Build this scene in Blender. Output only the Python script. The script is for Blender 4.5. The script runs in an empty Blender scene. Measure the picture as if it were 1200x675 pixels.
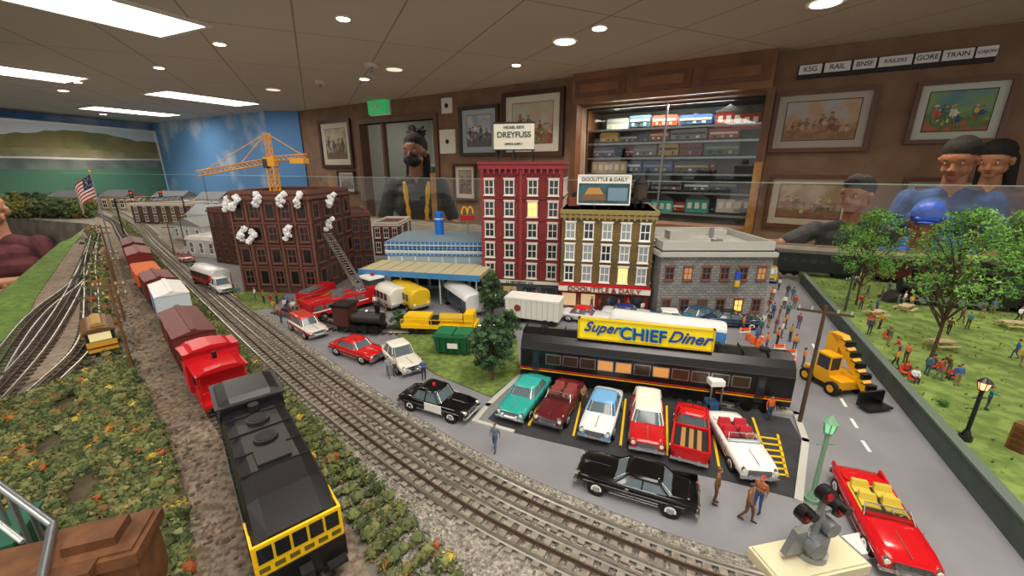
import bpy, math, random
import numpy as np
from mathutils import Vector, Matrix
R=random.Random(7)
PI=math.pi
PT=math.radians(16.5); F=480.; CAMZ=1.5; TZ=1.15; CEZ=2.42
cp,sp=math.cos(PT),math.sin(PT)
def ray(px,py):
    a=(px-600)/F; b=(337.5-py)/F
    return Vector((a,cp+b*sp,b*cp-sp))
def G(px,py,z=TZ):
    d=ray(px,py); t=(z-CAMZ)/d.z
    return Vector((d.x*t,d.y*t,z))
def D(px,py,t):
    return ray(px,py)*t+Vector((0,0,CAMZ))
def g2(px,py,z=TZ):
    p=G(px,py,z); return (p.x,p.y)
# ---------------------------------------------------------------- materials
def lin(h):
    if not isinstance(h,str): return (*h,1)
    h=h.lstrip('#'); o=[]
    for i in (0,2,4):
        c=int(h[i:i+2],16)/255; o.append(c/12.92 if c<=.04045 else ((c+.055)/1.055)**2.4)
    return (*o,1)
MC={}
def mat(col,rough=.5,metal=0,emit=0,col2=None,scale=60,bump=0,kind='noise',name=None,thr=(.4,.6),vary=0):
    key=(str(col),rough,metal,emit,str(col2),scale,bump,kind,thr,vary)
    if key in MC: return MC[key]
    m=bpy.data.materials.new(name or 'mat_'+str(col).strip('#')); m.use_nodes=True
    nt=m.node_tree; b=nt.nodes['Principled BSDF']
    b.inputs['Base Color'].default_value=lin(col); b.inputs['Roughness'].default_value=rough
    b.inputs['Metallic'].default_value=metal
    if emit:
        b.inputs['Emission Color'].default_value=lin(col); b.inputs['Emission Strength'].default_value=emit
    if col2 or bump:
        tc=nt.nodes.new('ShaderNodeTexCoord')
        src=tc.outputs['Object']; outc=None
        if kind=='brick':
            sx=nt.nodes.new('ShaderNodeSeparateXYZ'); nt.links.new(src,sx.inputs[0])
            ad=nt.nodes.new('ShaderNodeMath'); nt.links.new(sx.outputs[0],ad.inputs[0]); nt.links.new(sx.outputs[1],ad.inputs[1])
            cb=nt.nodes.new('ShaderNodeCombineXYZ'); nt.links.new(ad.outputs[0],cb.inputs[0]); nt.links.new(sx.outputs[2],cb.inputs[1])
            t=nt.nodes.new('ShaderNodeTexBrick'); nt.links.new(cb.outputs[0],t.inputs['Vector'])
            t.inputs['Scale'].default_value=scale; t.inputs['Color1'].default_value=lin(col)
            c=lin(col); t.inputs['Color2'].default_value=(c[0]*.7,c[1]*.7,c[2]*.7,1)
            t.inputs['Mortar'].default_value=lin(col2); t.inputs['Mortar Size'].default_value=.025
            outc=t.outputs['Color']; h=t.outputs['Fac']; vary=vary or .35
        elif kind=='grid':
            mp=nt.nodes.new('ShaderNodeMapping'); nt.links.new(src,mp.inputs[0]); mp.inputs['Rotation'].default_value=(0,0,math.radians(-25+90))
            t=nt.nodes.new('ShaderNodeTexBrick'); nt.links.new(mp.outputs[0],t.inputs['Vector']); t.offset=0
            t.inputs['Scale'].default_value=1; t.inputs['Brick Width'].default_value=1.22; t.inputs['Row Height'].default_value=.61
            t.inputs['Color1'].default_value=lin(col); t.inputs['Color2'].default_value=lin(col)
            t.inputs['Mortar'].default_value=lin(col2); t.inputs['Mortar Size'].default_value=.007
            outc=t.outputs['Color']; h=None
        else:
            t=nt.nodes.new('ShaderNodeTexNoise' if kind=='noise' else 'ShaderNodeTexVoronoi')
            t.inputs['Scale'].default_value=scale; nt.links.new(src,t.inputs['Vector'])
            if kind=='noise':
                t.inputs['Detail'].default_value=6; h=t.outputs['Fac']
            else: h=t.outputs['Distance']
            if col2:
                r=nt.nodes.new('ShaderNodeValToRGB'); r.color_ramp.elements[0].color=lin(col); r.color_ramp.elements[1].color=lin(col2)
                r.color_ramp.elements[0].position=thr[0]; r.color_ramp.elements[1].position=thr[1]
                s2=h if kind=='noise' else t.outputs['Color']
                nt.links.new(s2,r.inputs[0]); outc=r.outputs[0]
        if outc is not None:
            if vary:
                nz=nt.nodes.new('ShaderNodeTexNoise'); nz.inputs['Scale'].default_value=max(1.5,scale*.22); nz.inputs['Detail'].default_value=5; nt.links.new(src,nz.inputs['Vector'])
                mr=nt.nodes.new('ShaderNodeMapRange'); mr.inputs['From Min'].default_value=.3; mr.inputs['From Max'].default_value=.7; mr.inputs['To Min'].default_value=1-vary; mr.inputs['To Max'].default_value=1+vary*.6
                nt.links.new(nz.outputs['Fac'],mr.inputs['Value']); vm=nt.nodes.new('ShaderNodeVectorMath'); vm.operation='SCALE'
                nt.links.new(outc,vm.inputs[0]); nt.links.new(mr.outputs[0],vm.inputs['Scale']); nt.links.new(vm.outputs[0],b.inputs['Base Color'])
            else: nt.links.new(outc,b.inputs['Base Color'])
        if bump and h is not None:
            bp=nt.nodes.new('ShaderNodeBump'); bp.inputs['Strength'].default_value=bump; bp.inputs['Distance'].default_value=.002
            nt.links.new(h,bp.inputs['Height']); nt.links.new(bp.outputs[0],b.inputs['Normal'])
    MC[key]=m; return m
def glassmat(name,tint=(.97,.985,.98,1),fac=.035,rough=.02):
    m=bpy.data.materials.new(name); m.use_nodes=True; nt=m.node_tree; nt.nodes.clear()
    o=nt.nodes.new('ShaderNodeOutputMaterial'); mx=nt.nodes.new('ShaderNodeMixShader'); a=nt.nodes.new('ShaderNodeBsdfTransparent'); g=nt.nodes.new('ShaderNodeBsdfGlossy')
    a.inputs[0].default_value=tint; g.inputs['Roughness'].default_value=rough; mx.inputs[0].default_value=fac
    nt.links.new(a.outputs[0],mx.inputs[1]); nt.links.new(g.outputs[0],mx.inputs[2]); nt.links.new(mx.outputs[0],o.inputs[0]); return m
GLS=glassmat('barrier_glass'); CGL=glassmat('car_window_glass',(.75,.82,.85,1),.15)
BLK=mat('#0b0b0c',.35); DK=mat('#17171a',.6); CHR=mat('#d8dade',.15,1); TIRE=mat('#101010',.8); WHT=mat('#eceae4',.45)
YEL=mat('#f0c211',.4); SKIN=mat('#b9805c',.55); REDM=mat('#c3121a',.3)
LIT=mat('#ffb45c',.5,emit=1.6); HEADL=mat('#f5f2da',.2); TAIL=mat('#a00a0a',.3); STEEL=mat('#9aa0a4',.35,.8)
# ---------------------------------------------------------------- builder
class B:
    def __init__(s): s.v=[];s.f=[];s.m=[];s.ms=[];s.sm=[]
    def mi(s,m):
        if m not in s.ms: s.ms.append(m)
        return s.ms.index(m)
    def add(s,vs,fs,m,sm=0,T=None):
        o=len(s.v)
        if T is not None: vs=[tuple(T@Vector(v)) for v in vs]
        s.v.extend([tuple(v) for v in vs]); k=None if callable(m) else s.mi(m)
        for i,f in enumerate(fs):
            s.f.append(tuple(o+j for j in f)); s.m.append(s.mi(m(i)) if k is None else k); s.sm.append(sm)
    def box(s,x0,x1,y0,y1,z0,z1,m,T=None):
        s.fr(x0,x1,y0,y1,z0,x0,x1,y0,y1,z1,m,T)
    def fr(s,x0,x1,y0,y1,z0,X0,X1,Y0,Y1,z1,m,T=None):
        s.add([(x0,y0,z0),(x1,y0,z0),(x1,y1,z0),(x0,y1,z0),(X0,Y0,z1),(X1,Y0,z1),(X1,Y1,z1),(X0,Y1,z1)],
              [(3,2,1,0),(4,5,6,7),(0,1,5,4),(1,2,6,5),(2,3,7,6),(3,0,4,7)],m,0,T)
    def cyl(s,a,b,r0,m,r1=None,n=12,sm=1,T=None):
        a=Vector(a);b=Vector(b); r1=r0 if r1 is None else r1
        d=(b-a).normalized(); u=d.orthogonal().normalized(); w=d.cross(u)
        vs=[a+(u*math.cos(2*PI*i/n)+w*math.sin(2*PI*i/n))*r0 for i in range(n)]+[b+(u*math.cos(2*PI*i/n)+w*math.sin(2*PI*i/n))*r1 for i in range(n)]
        s.add(vs,[(i,(i+1)%n,n+(i+1)%n,n+i) for i in range(n)],m,sm,T)
        s.add(vs,[tuple(reversed(range(n))),tuple(range(n,2*n))],m,0,T)
    def sph(s,c,r,m,n=10,k=6,T=None):
        if not isinstance(r,(tuple,list)): r=(r,r,r)
        vs=[(c[0],c[1],c[2]-r[2])]
        for j in range(1,k):
            t=-PI/2+PI*j/k
            for i in range(n):
                q=2*PI*i/n; vs.append((c[0]+r[0]*math.cos(t)*math.cos(q),c[1]+r[1]*math.cos(t)*math.sin(q),c[2]+r[2]*math.sin(t)))
        vs.append((c[0],c[1],c[2]+r[2])); fs=[(0,1+(i+1)%n,1+i) for i in range(n)]
        for j in range(k-2):
            for i in range(n):
                a=1+j*n+i; b=1+j*n+(i+1)%n; fs.append((a,b,b+n,a+n))
        L=len(vs)-1; o=1+(k-2)*n; fs+=[(o+i,o+(i+1)%n,L) for i in range(n)]
        s.add(vs,fs,m,1,T)
    def loft(s,rings,m,cap=True,sm=1,T=None):
        n=len(rings[0]); vs=[p for r in rings for p in r]; fs=[]
        for j in range(len(rings)-1):
            for i in range(n):
                a=j*n+i;b=j*n+(i+1)%n; fs.append((a,b,b+n,a+n))
        s.add(vs,fs,m,sm,T)
        if cap:
            mm=m(0) if callable(m) else m
            s.add(rings[0],[tuple(reversed(range(n)))],mm,0,T); s.add(rings[-1],[tuple(range(n))],mm,0,T)
    def ext(s,pts,y0,y1,m,T=None):
        n=len(pts); vs=[(x,y0,z) for x,z in pts]+[(x,y1,z) for x,z in pts]
        s.add(vs,[(i,(i+1)%n,n+(i+1)%n,n+i) for i in range(n)]+[tuple(reversed(range(n))),tuple(range(n,2*n))],m,0,T)
    def exz(s,pts,z0,z1,m,T=None):
        n=len(pts); vs=[(x,y,z0) for x,y in pts]+[(x,y,z1) for x,y in pts]
        s.add(vs,[(i,(i+1)%n,n+(i+1)%n,n+i) for i in range(n)]+[tuple(reversed(range(n))),tuple(range(n,2*n))],m,0,T)
    def tube(s,path,r,m,n=6):
        for a,b in zip(path[:-1],path[1:]): s.cyl(a,b,r,m,n=n)
    def obj(s,name,loc=(0,0,0),rz=0,sc=1,parent=None,fix=True):
        me=bpy.data.meshes.new(name); me.from_pydata(s.v,[],s.f)
        for m in s.ms: me.materials.append(m)
        me.polygons.foreach_set('material_index',s.m); me.polygons.foreach_set('use_smooth',[bool(x) for x in s.sm])
        me.update()
        if fix and len(s.f)<30000:
            import bmesh
            bm=bmesh.new(); bm.from_mesh(me); bmesh.ops.recalc_face_normals(bm,faces=bm.faces); bm.to_mesh(me); bm.free()
        o=bpy.data.objects.new(name,me); bpy.context.scene.collection.objects.link(o)
        o.location=loc; o.rotation_euler=(0,0,rz); o.scale=(sc,)*3
        if parent: o.parent=parent
        return o
def text(par,st,size,loc,m,rot=(PI/2,0,0),ext=.0006,sx=1,align='CENTER',sh=0):
    c=bpy.data.curves.new('lettering','FONT'); c.body=st; c.size=size; c.extrude=ext; c.align_x=align; c.align_y='CENTER'; c.materials.append(m); c.shear=sh; c.offset=size*.012
    o=bpy.data.objects.new('lettering',c); bpy.context.scene.collection.objects.link(o); o.location=loc; o.rotation_euler=rot; o.scale=(sx,1,1); o.parent=par; return o
def slab(name,pts,z0,z1,m):
    b=B(); b.exz(pts,z0,z1,m); return b.obj(name)
def two(pa,pb,z=TZ):
    a=G(*pa,z);b=G(*pb,z); return a,b,math.atan2(b.y-a.y,b.x-a.x)
# ---------------------------------------------------------------- camera
cam=bpy.data.cameras.new('camera'); cam.lens=14.4; cam.sensor_width=36; cam.clip_start=.01
co=bpy.data.objects.new('camera',cam); bpy.context.scene.collection.objects.link(co); co.location=(0,0,CAMZ); co.rotation_euler=(PI/2-PT,0,0)
bpy.context.scene.camera=co
try:
    bpy.context.scene.view_settings.view_transform='Standard'
except Exception as e: print(e)
w=bpy.data.worlds.new('world'); bpy.context.scene.world=w; w.use_nodes=True
w.node_tree.nodes['Background'].inputs[0].default_value=(1,.94,.86,1); w.node_tree.nodes['Background'].inputs[1].default_value=.85
# ---------------------------------------------------------------- room
WA=Vector((-3.69,7.65,0)); WU=Vector((.8406,-.5416,0)); WN=Vector((.5416,.8406,0)); WR=math.atan2(-.5416,.8406)
def WP(px,py):
    d=ray(px,py); t=(WA.dot(WN))/(d.dot(WN)); p=d*t; return ((p-WA).dot(WU), p.z+CAMZ)
def uz(px0,py0,px1,py1):
    my=(py0+py1)/2; mx=(px0+px1)/2
    return WP(px0,my)[0],WP(px1,my)[0],WP(mx,py1)[1],WP(mx,py0)[1]
BRN=mat('#7d624d',.8,col2='#886c56',scale=6,bump=.2)
b=B(); b.box(-14,9,-5,13,-.1,0,mat('#8a7c6c',.8,col2='#978a7a',scale=8)); b.obj('floor')
b=B(); b.box(-14,9,-1.2,13,CEZ,CEZ+.1,mat('#c2bbb1',.85,col2='#958d82',kind='grid')); b.obj('ceiling')
d0,d1,_,dz=uz(428,142,512,270)
c0,c1,cz0,cz1=uz(680,118,888,250); cz0=.95
b=B()
def wseg(u0,u1,z0,z1): b.box(u0,u1,0,.12,z0,z1,BRN)
wseg(0,d0,0,CEZ); wseg(d0,d1,dz,CEZ); wseg(d1,c0,0,CEZ); wseg(c0,c1,0,cz0); wseg(c0,c1,cz1,CEZ); wseg(c1,12,0,CEZ)
ob=b.obj('wall_back',WA,WR)
b=B(); b.box(d0-.6,d1+1.2,2.2,2.3,0,CEZ,mat('#c3cbc2',.8)); b.box(d0-.6,d1+1.2,2.15,2.2,1.0,1.5,mat('#4f7a62',.8)); b.box(d0-.6,d1+1.2,2.14,2.2,1.5,1.56,WHT); b.box(d0-.2,d1,1.6,2.1,.0,1.0,WHT)
b.box(d0-.7,d0-.6,.12,2.3,0,CEZ,mat('#a9aea6',.8)); b.box(d0+.1,d0+.5,1.2,1.5,CEZ-.02,CEZ-.005,mat('#fff8ec',.5,emit=14)); b.obj('wall_hall',WA,WR)
b=B(); fm=mat('#6b4a33',.5)
b.box(d0-.07,d0,-.03,.14,0,dz+.07,fm); b.box(d1,d1+.07,-.03,.14,0,dz+.07,fm); b.box(d0,d1,-.03,.14,dz,dz+.07,fm); b.box(d0+.42,d0+.47,.03,.1,0,dz,fm); b.obj('door_1',WA,WR)
u0,u1,z0,z1=uz(436,118,457,134); b=B(); b.box(u0,u1,-.08,-.03,z0,z1,mat('#2fae62',.5,emit=.5)); b.box(u0-.02,u1+.02,-.03,-.001,z0-.02,z1+.02,WHT); o=b.obj('exit_sign',WA,WR)
text(o,'EXIT',.13,((u0+u1)/2,-.082,(z0+z1)/2),WHT)
u0,u1,_,_=uz(678,70,908,115); b=B(); wd=mat('#805536',.45,col2='#91623f',scale=5,vary=.2); wd2=mat('#68412a',.45,col2='#744a30',scale=9)
pz0=cz1+.02
b.box(u0,u1,-.14,-.002,pz0,CEZ-.002,wd)
for k in range(3):
    a=u0+(u1-u0)*(k+.06)/3; e=u0+(u1-u0)*(k+.94)/3
    b.box(a,e,-.155,-.14,pz0+.06,CEZ-.07,wd2); b.box(a+.06,e-.06,-.165,-.155,pz0+.1,CEZ-.11,wd)
for uu in (c0-.06,c1): b.box(uu,uu+.06,-.14,-.002,0,pz0,wd2)
b.box(c0,c1,-.14,-.002,0,cz0,wd); b.obj('cabinet_panelling',WA,WR)
# display case
b=B(); bk=mat('#6f7672',.4); b.box(c0,c1,.55,.58,cz0,cz1,bk); b.box(c0,c0+.02,.13,.58,cz0,cz1,wd2); b.box(c1-.02,c1,.13,.58,cz0,cz1,wd2); b.box(c0,c1,.13,.58,cz1-.02,cz1,DK); b.box(c0,c1,.13,.58,cz0,cz0+.02,DK)
sh=[WP(785,y)[1] for y in (251,226,204,184,165,147)]
tc=['#8a2020','#2f4a7a','#3f5560','#7a7a7a','#27404a','#a05020','#202022','#3a60a8','#b0402f','#c9c5b8','#2f6a4a','#c9a23a','#2a2a3a','#1f3a6a']
for j,z in enumerate(sh):
    b.box(c0+.02,c1-.02,.16,.5,z-.012,z,mat('#b8d0cc',.2)); b.box(c0+.02,c1-.02,.155,.16,z-.016,z+.004,STEEL)
    for dep in (0,.14):
        u=c0+.06+R.uniform(0,.1)
        while u<c1-.4:
            L=R.uniform(.18,.34); hh=R.uniform(.085,.12); m=mat(R.choice(tc),.35); y0=.2+dep
            if R.random()<.12: u+=L*.6; continue
            b.ext([(u,z+.02),(u+L,z+.02),(u+L,z+hh),(u+L-.015,z+hh+.015),(u+.015,z+hh+.015),(u,z+hh)],y0,y0+.08,m)
            b.box(u+.01,u+L-.01,y0-.005,y0-.001,z+hh*.62,z+hh*.82,mat(R.choice(['#c9b27a','#999999','#e8e8e8','#222222']),.4))
            for q in range(3): b.box(u+L*(.15+.28*q),u+L*(.25+.28*q),y0-.004,y0,z+.03,z+hh*.5,mat(R.choice(['#c9b27a','#e8e8e8','#222222']),.4))
            for q in (.12,.25,.75,.88): b.cyl((u+L*q,y0,z+.014),(u+L*q,y0+.08,z+.014),.014,BLK,n=8)
            u+=L+.02
for (px,py,c) in ((850,147,'#c5342a'),(872,149,'#b5342a'),(697,204,'#d7c29f'),(716,204,'#c7b28f'),(720,251,'#2fb7ab'),(770,251,'#2ab7b0'),(812,251,'#2a9a97'),(850,251,'#c9c9c9'),(872,251,'#8fb0c9')):
    u,z=WP(px,py); hh=.13
    b.box(u-.11,u+.11,.17,.19,z,z+hh,mat(c,.5)); b.ext([(u-.13,z+hh),(u+.13,z+hh),(u,z+hh+.07)],.165,.2,mat('#40403f',.6))
    for q in (-.07,0,.07): b.box(u+q-.02,u+q+.02,.165,.17,z+.04,z+.1,WHT)
b.obj('display_cabinet',WA,WR)
for uu in (c0+.5,(c0+c1)/2,c1-.5):
    l=bpy.data.lights.new('cabinet_lamp','AREA'); l.energy=9; l.shape='RECTANGLE'; l.size=.45; l.size_y=.06; l.color=(1,.93,.82)
    lo=bpy.data.objects.new('cabinet_lamp',l); bpy.context.scene.collection.objects.link(lo); p=WA+WU*uu+WN*.17; lo.location=(p.x,p.y,cz1-.03); lo.rotation_euler=(-.35,0,WR)
b=B(); b.box(c0,c1,.122,.126,cz0,cz1,GLS); b.box((c0+c1)/2-.01,(c0+c1)/2+.01,.115,.13,cz0,cz1,STEEL); b.obj('display_cabinet_glass',WA,WR)
# framed pictures
def art(name,px0,py0,px1,py1,fr,mt,cols,seed):
    r=random.Random(seed); u0,u1,z0,z1=uz(px0,py0,px1,py1); b=B(); f=(z1-z0)*.07; FM=mat(fr,.4)
    b.box(u0,u1,-.02,-.002,z0,z1,mat(mt,.7))
    for q in ((u0,u1,z0,z0+f),(u0,u1,z1-f,z1),(u0,u0+f,z0+f,z1-f),(u1-f,u1,z0+f,z1-f)): b.box(q[0],q[1],-.045,-.002,q[2],q[3],FM)
    g=(z1-z0)*.2; a0,a1,b0,b1=u0+g,u1-g,z0+g,z1-g*.9; y=-.021
    b.box(a0-.006,a1+.006,y-.0004,y,b0-.006,b1+.006,mat('#3a3128',.7))
    b.box(a0,a1,y-.001,y,b0,b1,mat(cols[0],.7,col2=cols[1],scale=7))
    n=10; pts=[(a0+(a1-a0)*i/n,b0+(b1-b0)*(.42+.08*math.sin(i*1.3+seed)+.04*r.random())) for i in range(n+1)]
    b.ext([(a0,b0),(a1,b0)]+pts[::-1],y-.0016,y-.001,mat(cols[2],.7,col2=cols[1],scale=14))
    pts=[(x,b0+(z-b0)*.5+.01*r.random()) for x,z in pts]
    b.ext([(a0,b0),(a1,b0)]+pts[::-1],y-.002,y-.0016,mat(cols[3],.7,col2=cols[2],scale=20))
    W_=a1-a0; H_=b1-b0; yy=y-.0022; kk=0
    def blob(cx,cz,w,h,c,n=9):
        nonlocal kk
        kk+=1; b.ext([(min(a1,max(a0,cx+w*math.cos(2*PI*i/n)*r.uniform(.8,1.05))),min(b1,max(b0,cz+h*math.sin(2*PI*i/n)*r.uniform(.8,1.05)))) for i in range(n)],yy-.00012*kk,yy,mat(c,.7,col2=cols[1],scale=30,thr=(.45,.9)))
    for k in range(14):
        cx=r.uniform(a0+W_*.12,a1-W_*.12); cz=b0+H_*r.uniform(.2,.55); s=H_*r.uniform(.06,.12); c=cols[3+k%(len(cols)-3)] if len(cols)>3 else cols[2]
        blob(cx,cz,s*.75,s*1.1,c); blob(cx-s*.25,cz-s*1.3,s*.28,s*.9,cols[2]); blob(cx+s*.3,cz-s*1.25,s*.26,s*.85,cols[2]); blob(cx+s*.7,cz+s*.2,s*.55,s*.22,c,7)
        blob(cx,cz+s*1.45,s*.38,s*.45,'#b58a68'); blob(cx,cz+s*1.8,s*.5,s*.2,cols[3+(k*2+1)%(len(cols)-3)],7)
    b.obj(name,WA,WR)
F1,F2='#5e3420','#44281a'
art('framed_picture',377,140,414,197,F2,'#cfc8b8',['#c9b99b','#9e9a90','#6d6558','#7d5040','#444a55','#c0b190'],1)
art('framed_picture',540,124,586,183,'#3a322c','#b3c0cb',['#9db0c6','#c8ccd0','#64718a','#7d6a5a','#39414f','#dadde0'],2)
art('framed_picture',590,106,662,183,F2,'#e2dfd2',['#c4ccbe','#cdb69a','#87806f','#9a4e38','#51604f','#e0d9c9'],3)
art('framed_picture',533,192,560,235,F2,'#d0c8ba',['#a89f8d','#8e8a80','#5d5548','#7d5040'],4)
art('framed_picture',398,200,418,226,F2,'#d0c8ba',['#a89f8d','#8e8a80','#5d5548','#7d5040'],5)
art('framed_picture',905,105,1023,178,F1,'#b3aca2',['#aeb4ba','#b59a80','#a07858','#8b6a53','#7c5a44','#b5aa9a','#6a4c36'],6)
art('framed_picture',1067,93,1182,168,F1,'#c5cbc2',['#5f8a9a','#7f9f6c','#5f7a4a','#c9534a','#dcd9d2','#2f4f86','#d9b758','#e0dfda','#3c6a54'],7)
art('framed_picture',898,205,1003,268,F1,'#b9ae9c',['#a8977e','#947a60','#7a6148','#83503f','#554a3c','#b09c82'],8)
art('framed_picture',1050,208,1160,275,F1,'#aaa59c',['#8c9a9d','#9c7e60','#7a6148','#93503a'],9)
b=B(); u0,z0=WP(935,84); u1,z1=WP(1165,66); zc=(z0+z1)/2
b.box(u0,u1,-.03,-.002,zc-.05,zc-.02,DK)
o=b.obj('name_plaque_rail',WA,WR)
names=['KSG','RAIL','BNSF','RAILERS','GORE','TRAIN','CAJON']
for k,(xa,xb) in enumerate([(938,964),(967,997),(1000,1026),(1029,1067),(1070,1098),(1101,1136),(1139,1163)]):
    b=B(); ua=WP(xa,75)[0]; ub=WP(xb,75)[0]; b.box(ua,ub,-.035,-.01,zc-.018,zc+.05,mat('#e5e4e6',.5)); b.box(ua-.008,ub+.008,-.01,-.002,zc-.02,zc+.058,DK); p=b.obj('name_plaque',WA,WR)
    text(p,names[k],min(.05,(ub-ua)/len(names[k])*1.35),((ua+ub)/2,-.036,zc+.016),mat('#1f2f66',.5))
for n,q in (('wall_speaker',(519,115,531,133)),('wall_notice',(517,152,535,180))):
    u0,u1,z0,z1=uz(*q); b=B(); b.box(u0,u1,-.03,-.002,z0,z1,WHT); b.cyl(((u0+u1)/2,-.034,(z0+z1)/2),((u0+u1)/2,-.03,(z0+z1)/2),.03,DK,n=10); b.obj(n,WA,WR)
SKY=mat('#6ea3dc',.8,col2='#dbe6f0',scale=1.1,thr=(.54,.70),name='sky_mural')
def wallseg(name,a,c,m,z0=0,z1=CEZ,off=0):
    a=Vector((*a,0));c=Vector((*c,0)); L=(c-a).length; b=B(); b.box(0,L,off,off+.1,z0,z1,m); return b.obj(name,a,math.atan2(c.y-a.y,c.x-a.x))
wallseg('wall_left',(-8.9,1),(-8.7,7.66),SKY)
wallseg('wall_far',(-8.7,7.66),(-8.1,9.8),SKY)
wallseg('wall_mural',(-8.1,9.8),(-4.27,7.65),SKY)
wallseg('wall_column',(-4.27,7.62),(-3.69,7.62),mat('#5d8fc8',.8))
def band(bl,x0,x1,lo,hi,y0,y1,m,n=24,s=0,amp=.05):
    rr=random.Random(s); pts=[(x0+(x1-x0)*i/n,hi+amp*(math.sin(i*.35+s)+.3*rr.uniform(-1,1))) for i in range(n+1)]
    bl.ext([(x0,lo),(x1,lo)]+pts[::-1],y0,y1,m)
L=3.45; b=B(); ang=math.atan2(9.75-6.3,-8.06+8.5)
b.box(0,L,-.05,-.0,.7,2.22,mat('#d2dce0',.8)); band(b,0,L,.7,2.08,-.056,-.05,mat('#8f8458',.9,col2='#73784a',scale=2.5),s=3,amp=.06)
band(b,0,L,.7,1.80,-.06,-.056,mat('#a09a7c',.9,col2='#8a8460',scale=3),s=4,amp=.02); band(b,0,L,.7,1.66,-.064,-.06,mat('#dfe4e2',.8),s=5,amp=.006); band(b,0,L,.7,1.63,-.068,-.064,mat('#66706c',.9,col2='#848e88',scale=2),s=6,amp=.006)
band(b,0,L,.7,1.46,-.072,-.068,mat('#5a8a70',.9),s=7,amp=.01)
b.box(-.03,L+.03,-.08,0,2.22,2.26,WHT); b.box(-.03,0,-.08,0,.7,2.22,WHT); b.box(L,L+.03,-.08,0,.7,2.22,WHT); b.obj('hillside_mural',(-8.42,6.25,0),ang)
# ceiling fixtures
TRM=mat('#fff8ec',.5,emit=10); FX=mat('#d8d4cc',.5)
def C(px,py): return G(px,py,CEZ)
lr=math.radians(90-25)
def troffer(x,y):
    b=B(); b.box(-.6,.6,-.27,.27,-.012,-.001,TRM)
    for q in ((-.63,.63,-.30,-.27),(-.63,.63,.27,.30),(-.63,-.6,-.27,.27),(.6,.63,-.27,.27)): b.box(*q,-.02,-.001,FX)
    b.obj('ceiling_light_panel',(x,y,CEZ),lr)
for px,py in ((74,-2),(241,115),(155,130),(-10,79)):
    p=C(px,py); troffer(p.x,p.y)
troffer(.2,.1); troffer(-1.5,-.4); troffer(2.2,-.3)
def lamp(x,y,e,ss=.07):
    l=bpy.data.lights.new('downlight_lamp','SPOT'); l.energy=e; l.spot_size=2.3; l.spot_blend=.8; l.color=(1,.85,.68); l.shadow_soft_size=ss
    lo=bpy.data.objects.new('downlight_lamp',l); bpy.context.scene.collection.objects.link(lo); lo.location=(x,y,CEZ-.03)
for px,py in ((402,20),(257,50),(186,78),(662,47),(462,80),(320,104),(968,1),(605,75),(90,95)):
    p=C(px,py); b=B(); n=20; big=px in(662,968,462,320)
    b.cyl((0,0,-.012),(0,0,-.001),.10 if big else .05,FX,n=n)
    b.cyl((0,0,-.016),(0,0,-.012),.075 if big else .038,mat('#fff1d8',.5,emit=12 if px not in(462,320) else .8),n=n); b.obj('added_downlight',p)
    if px not in (462,320): lamp(p.x,p.y,45)
for px in (435,375):
    p=C(px,75 if px==435 else 95); b=B(); b.cyl((0,0,-.03),(0,0,-.001),.06,FX); b.cyl((0,0,-.07),(0,0,-.03),.015,STEEL); b.obj('sprinkler_head',p)
for x,y,e in ((2.0,2.2,56),(.6,3.2,56),(-1.6,4.9,60),(1.1,1.0,22),(-.9,1.4,22),(-5.6,5.6,70),(-7.4,8.0,60)):  # extra downlights added to brighten dim walls and layout, not known fixtures
    b=B(); b.cyl((0,0,-.012),(0,0,-.001),.06,FX,n=16); b.cyl((0,0,-.016),(0,0,-.012),.045,mat('#fff1d8',.5,emit=12),n=16); b.obj('added_downlight',(x,y,CEZ))
    lamp(x,y,e)
# ---------------------------------------------------------------- layout base
TAB=[(-1.0,-.15),(1.6,-.15),(2.6,1.3),(1.94,1.6),(-1.25,3.1),(-6.5,5.5),(-5.2,3.7),(-3.9,3.08),(-3.15,2.8),(-2.71,2.64),(-1.51,1.16)]
slab('layout_table',TAB,TZ-.3,TZ-.002,mat('#6a655c',.9,col2='#827c70',scale=14))
def spl(pts,n=24):
    P=[Vector((*p[:2],0)) for p in pts]; P=[P[0]*2-P[1]]+P+[P[-1]*2-P[-2]]; out=[]
    for i in range(1,len(P)-2):
        for k in range(n):
            t=k/n; a,b_,c,d=P[i-1:i+3]
            out.append(.5*((2*b_)+(c-a)*t+(2*a-5*b_+4*c-d)*t*t+(3*b_-a-3*c+d)*t**3))
    out.append(P[-2]); return out
def resamp(pts,step):
    out=[pts[0]]; acc=0
    for a,b_ in zip(pts[:-1],pts[1:]):
        L=(b_-a).length
        while acc+L>=step:
            f=(step-acc)/L; a=a.lerp(b_,f); out.append(a.copy()); L=(b_-a).length; acc=0
            if L<1e-9: break
        acc+=L
    return out
TIE=mat('#3a302a',.85,col2='#5a5048',scale=90); TIEG=mat('#756c62',.85,col2='#948b7f',scale=90); RAIL=mat('#c4c1b8',.28,.9); RAILR=mat('#5d4d42',.5,.5)
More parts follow.
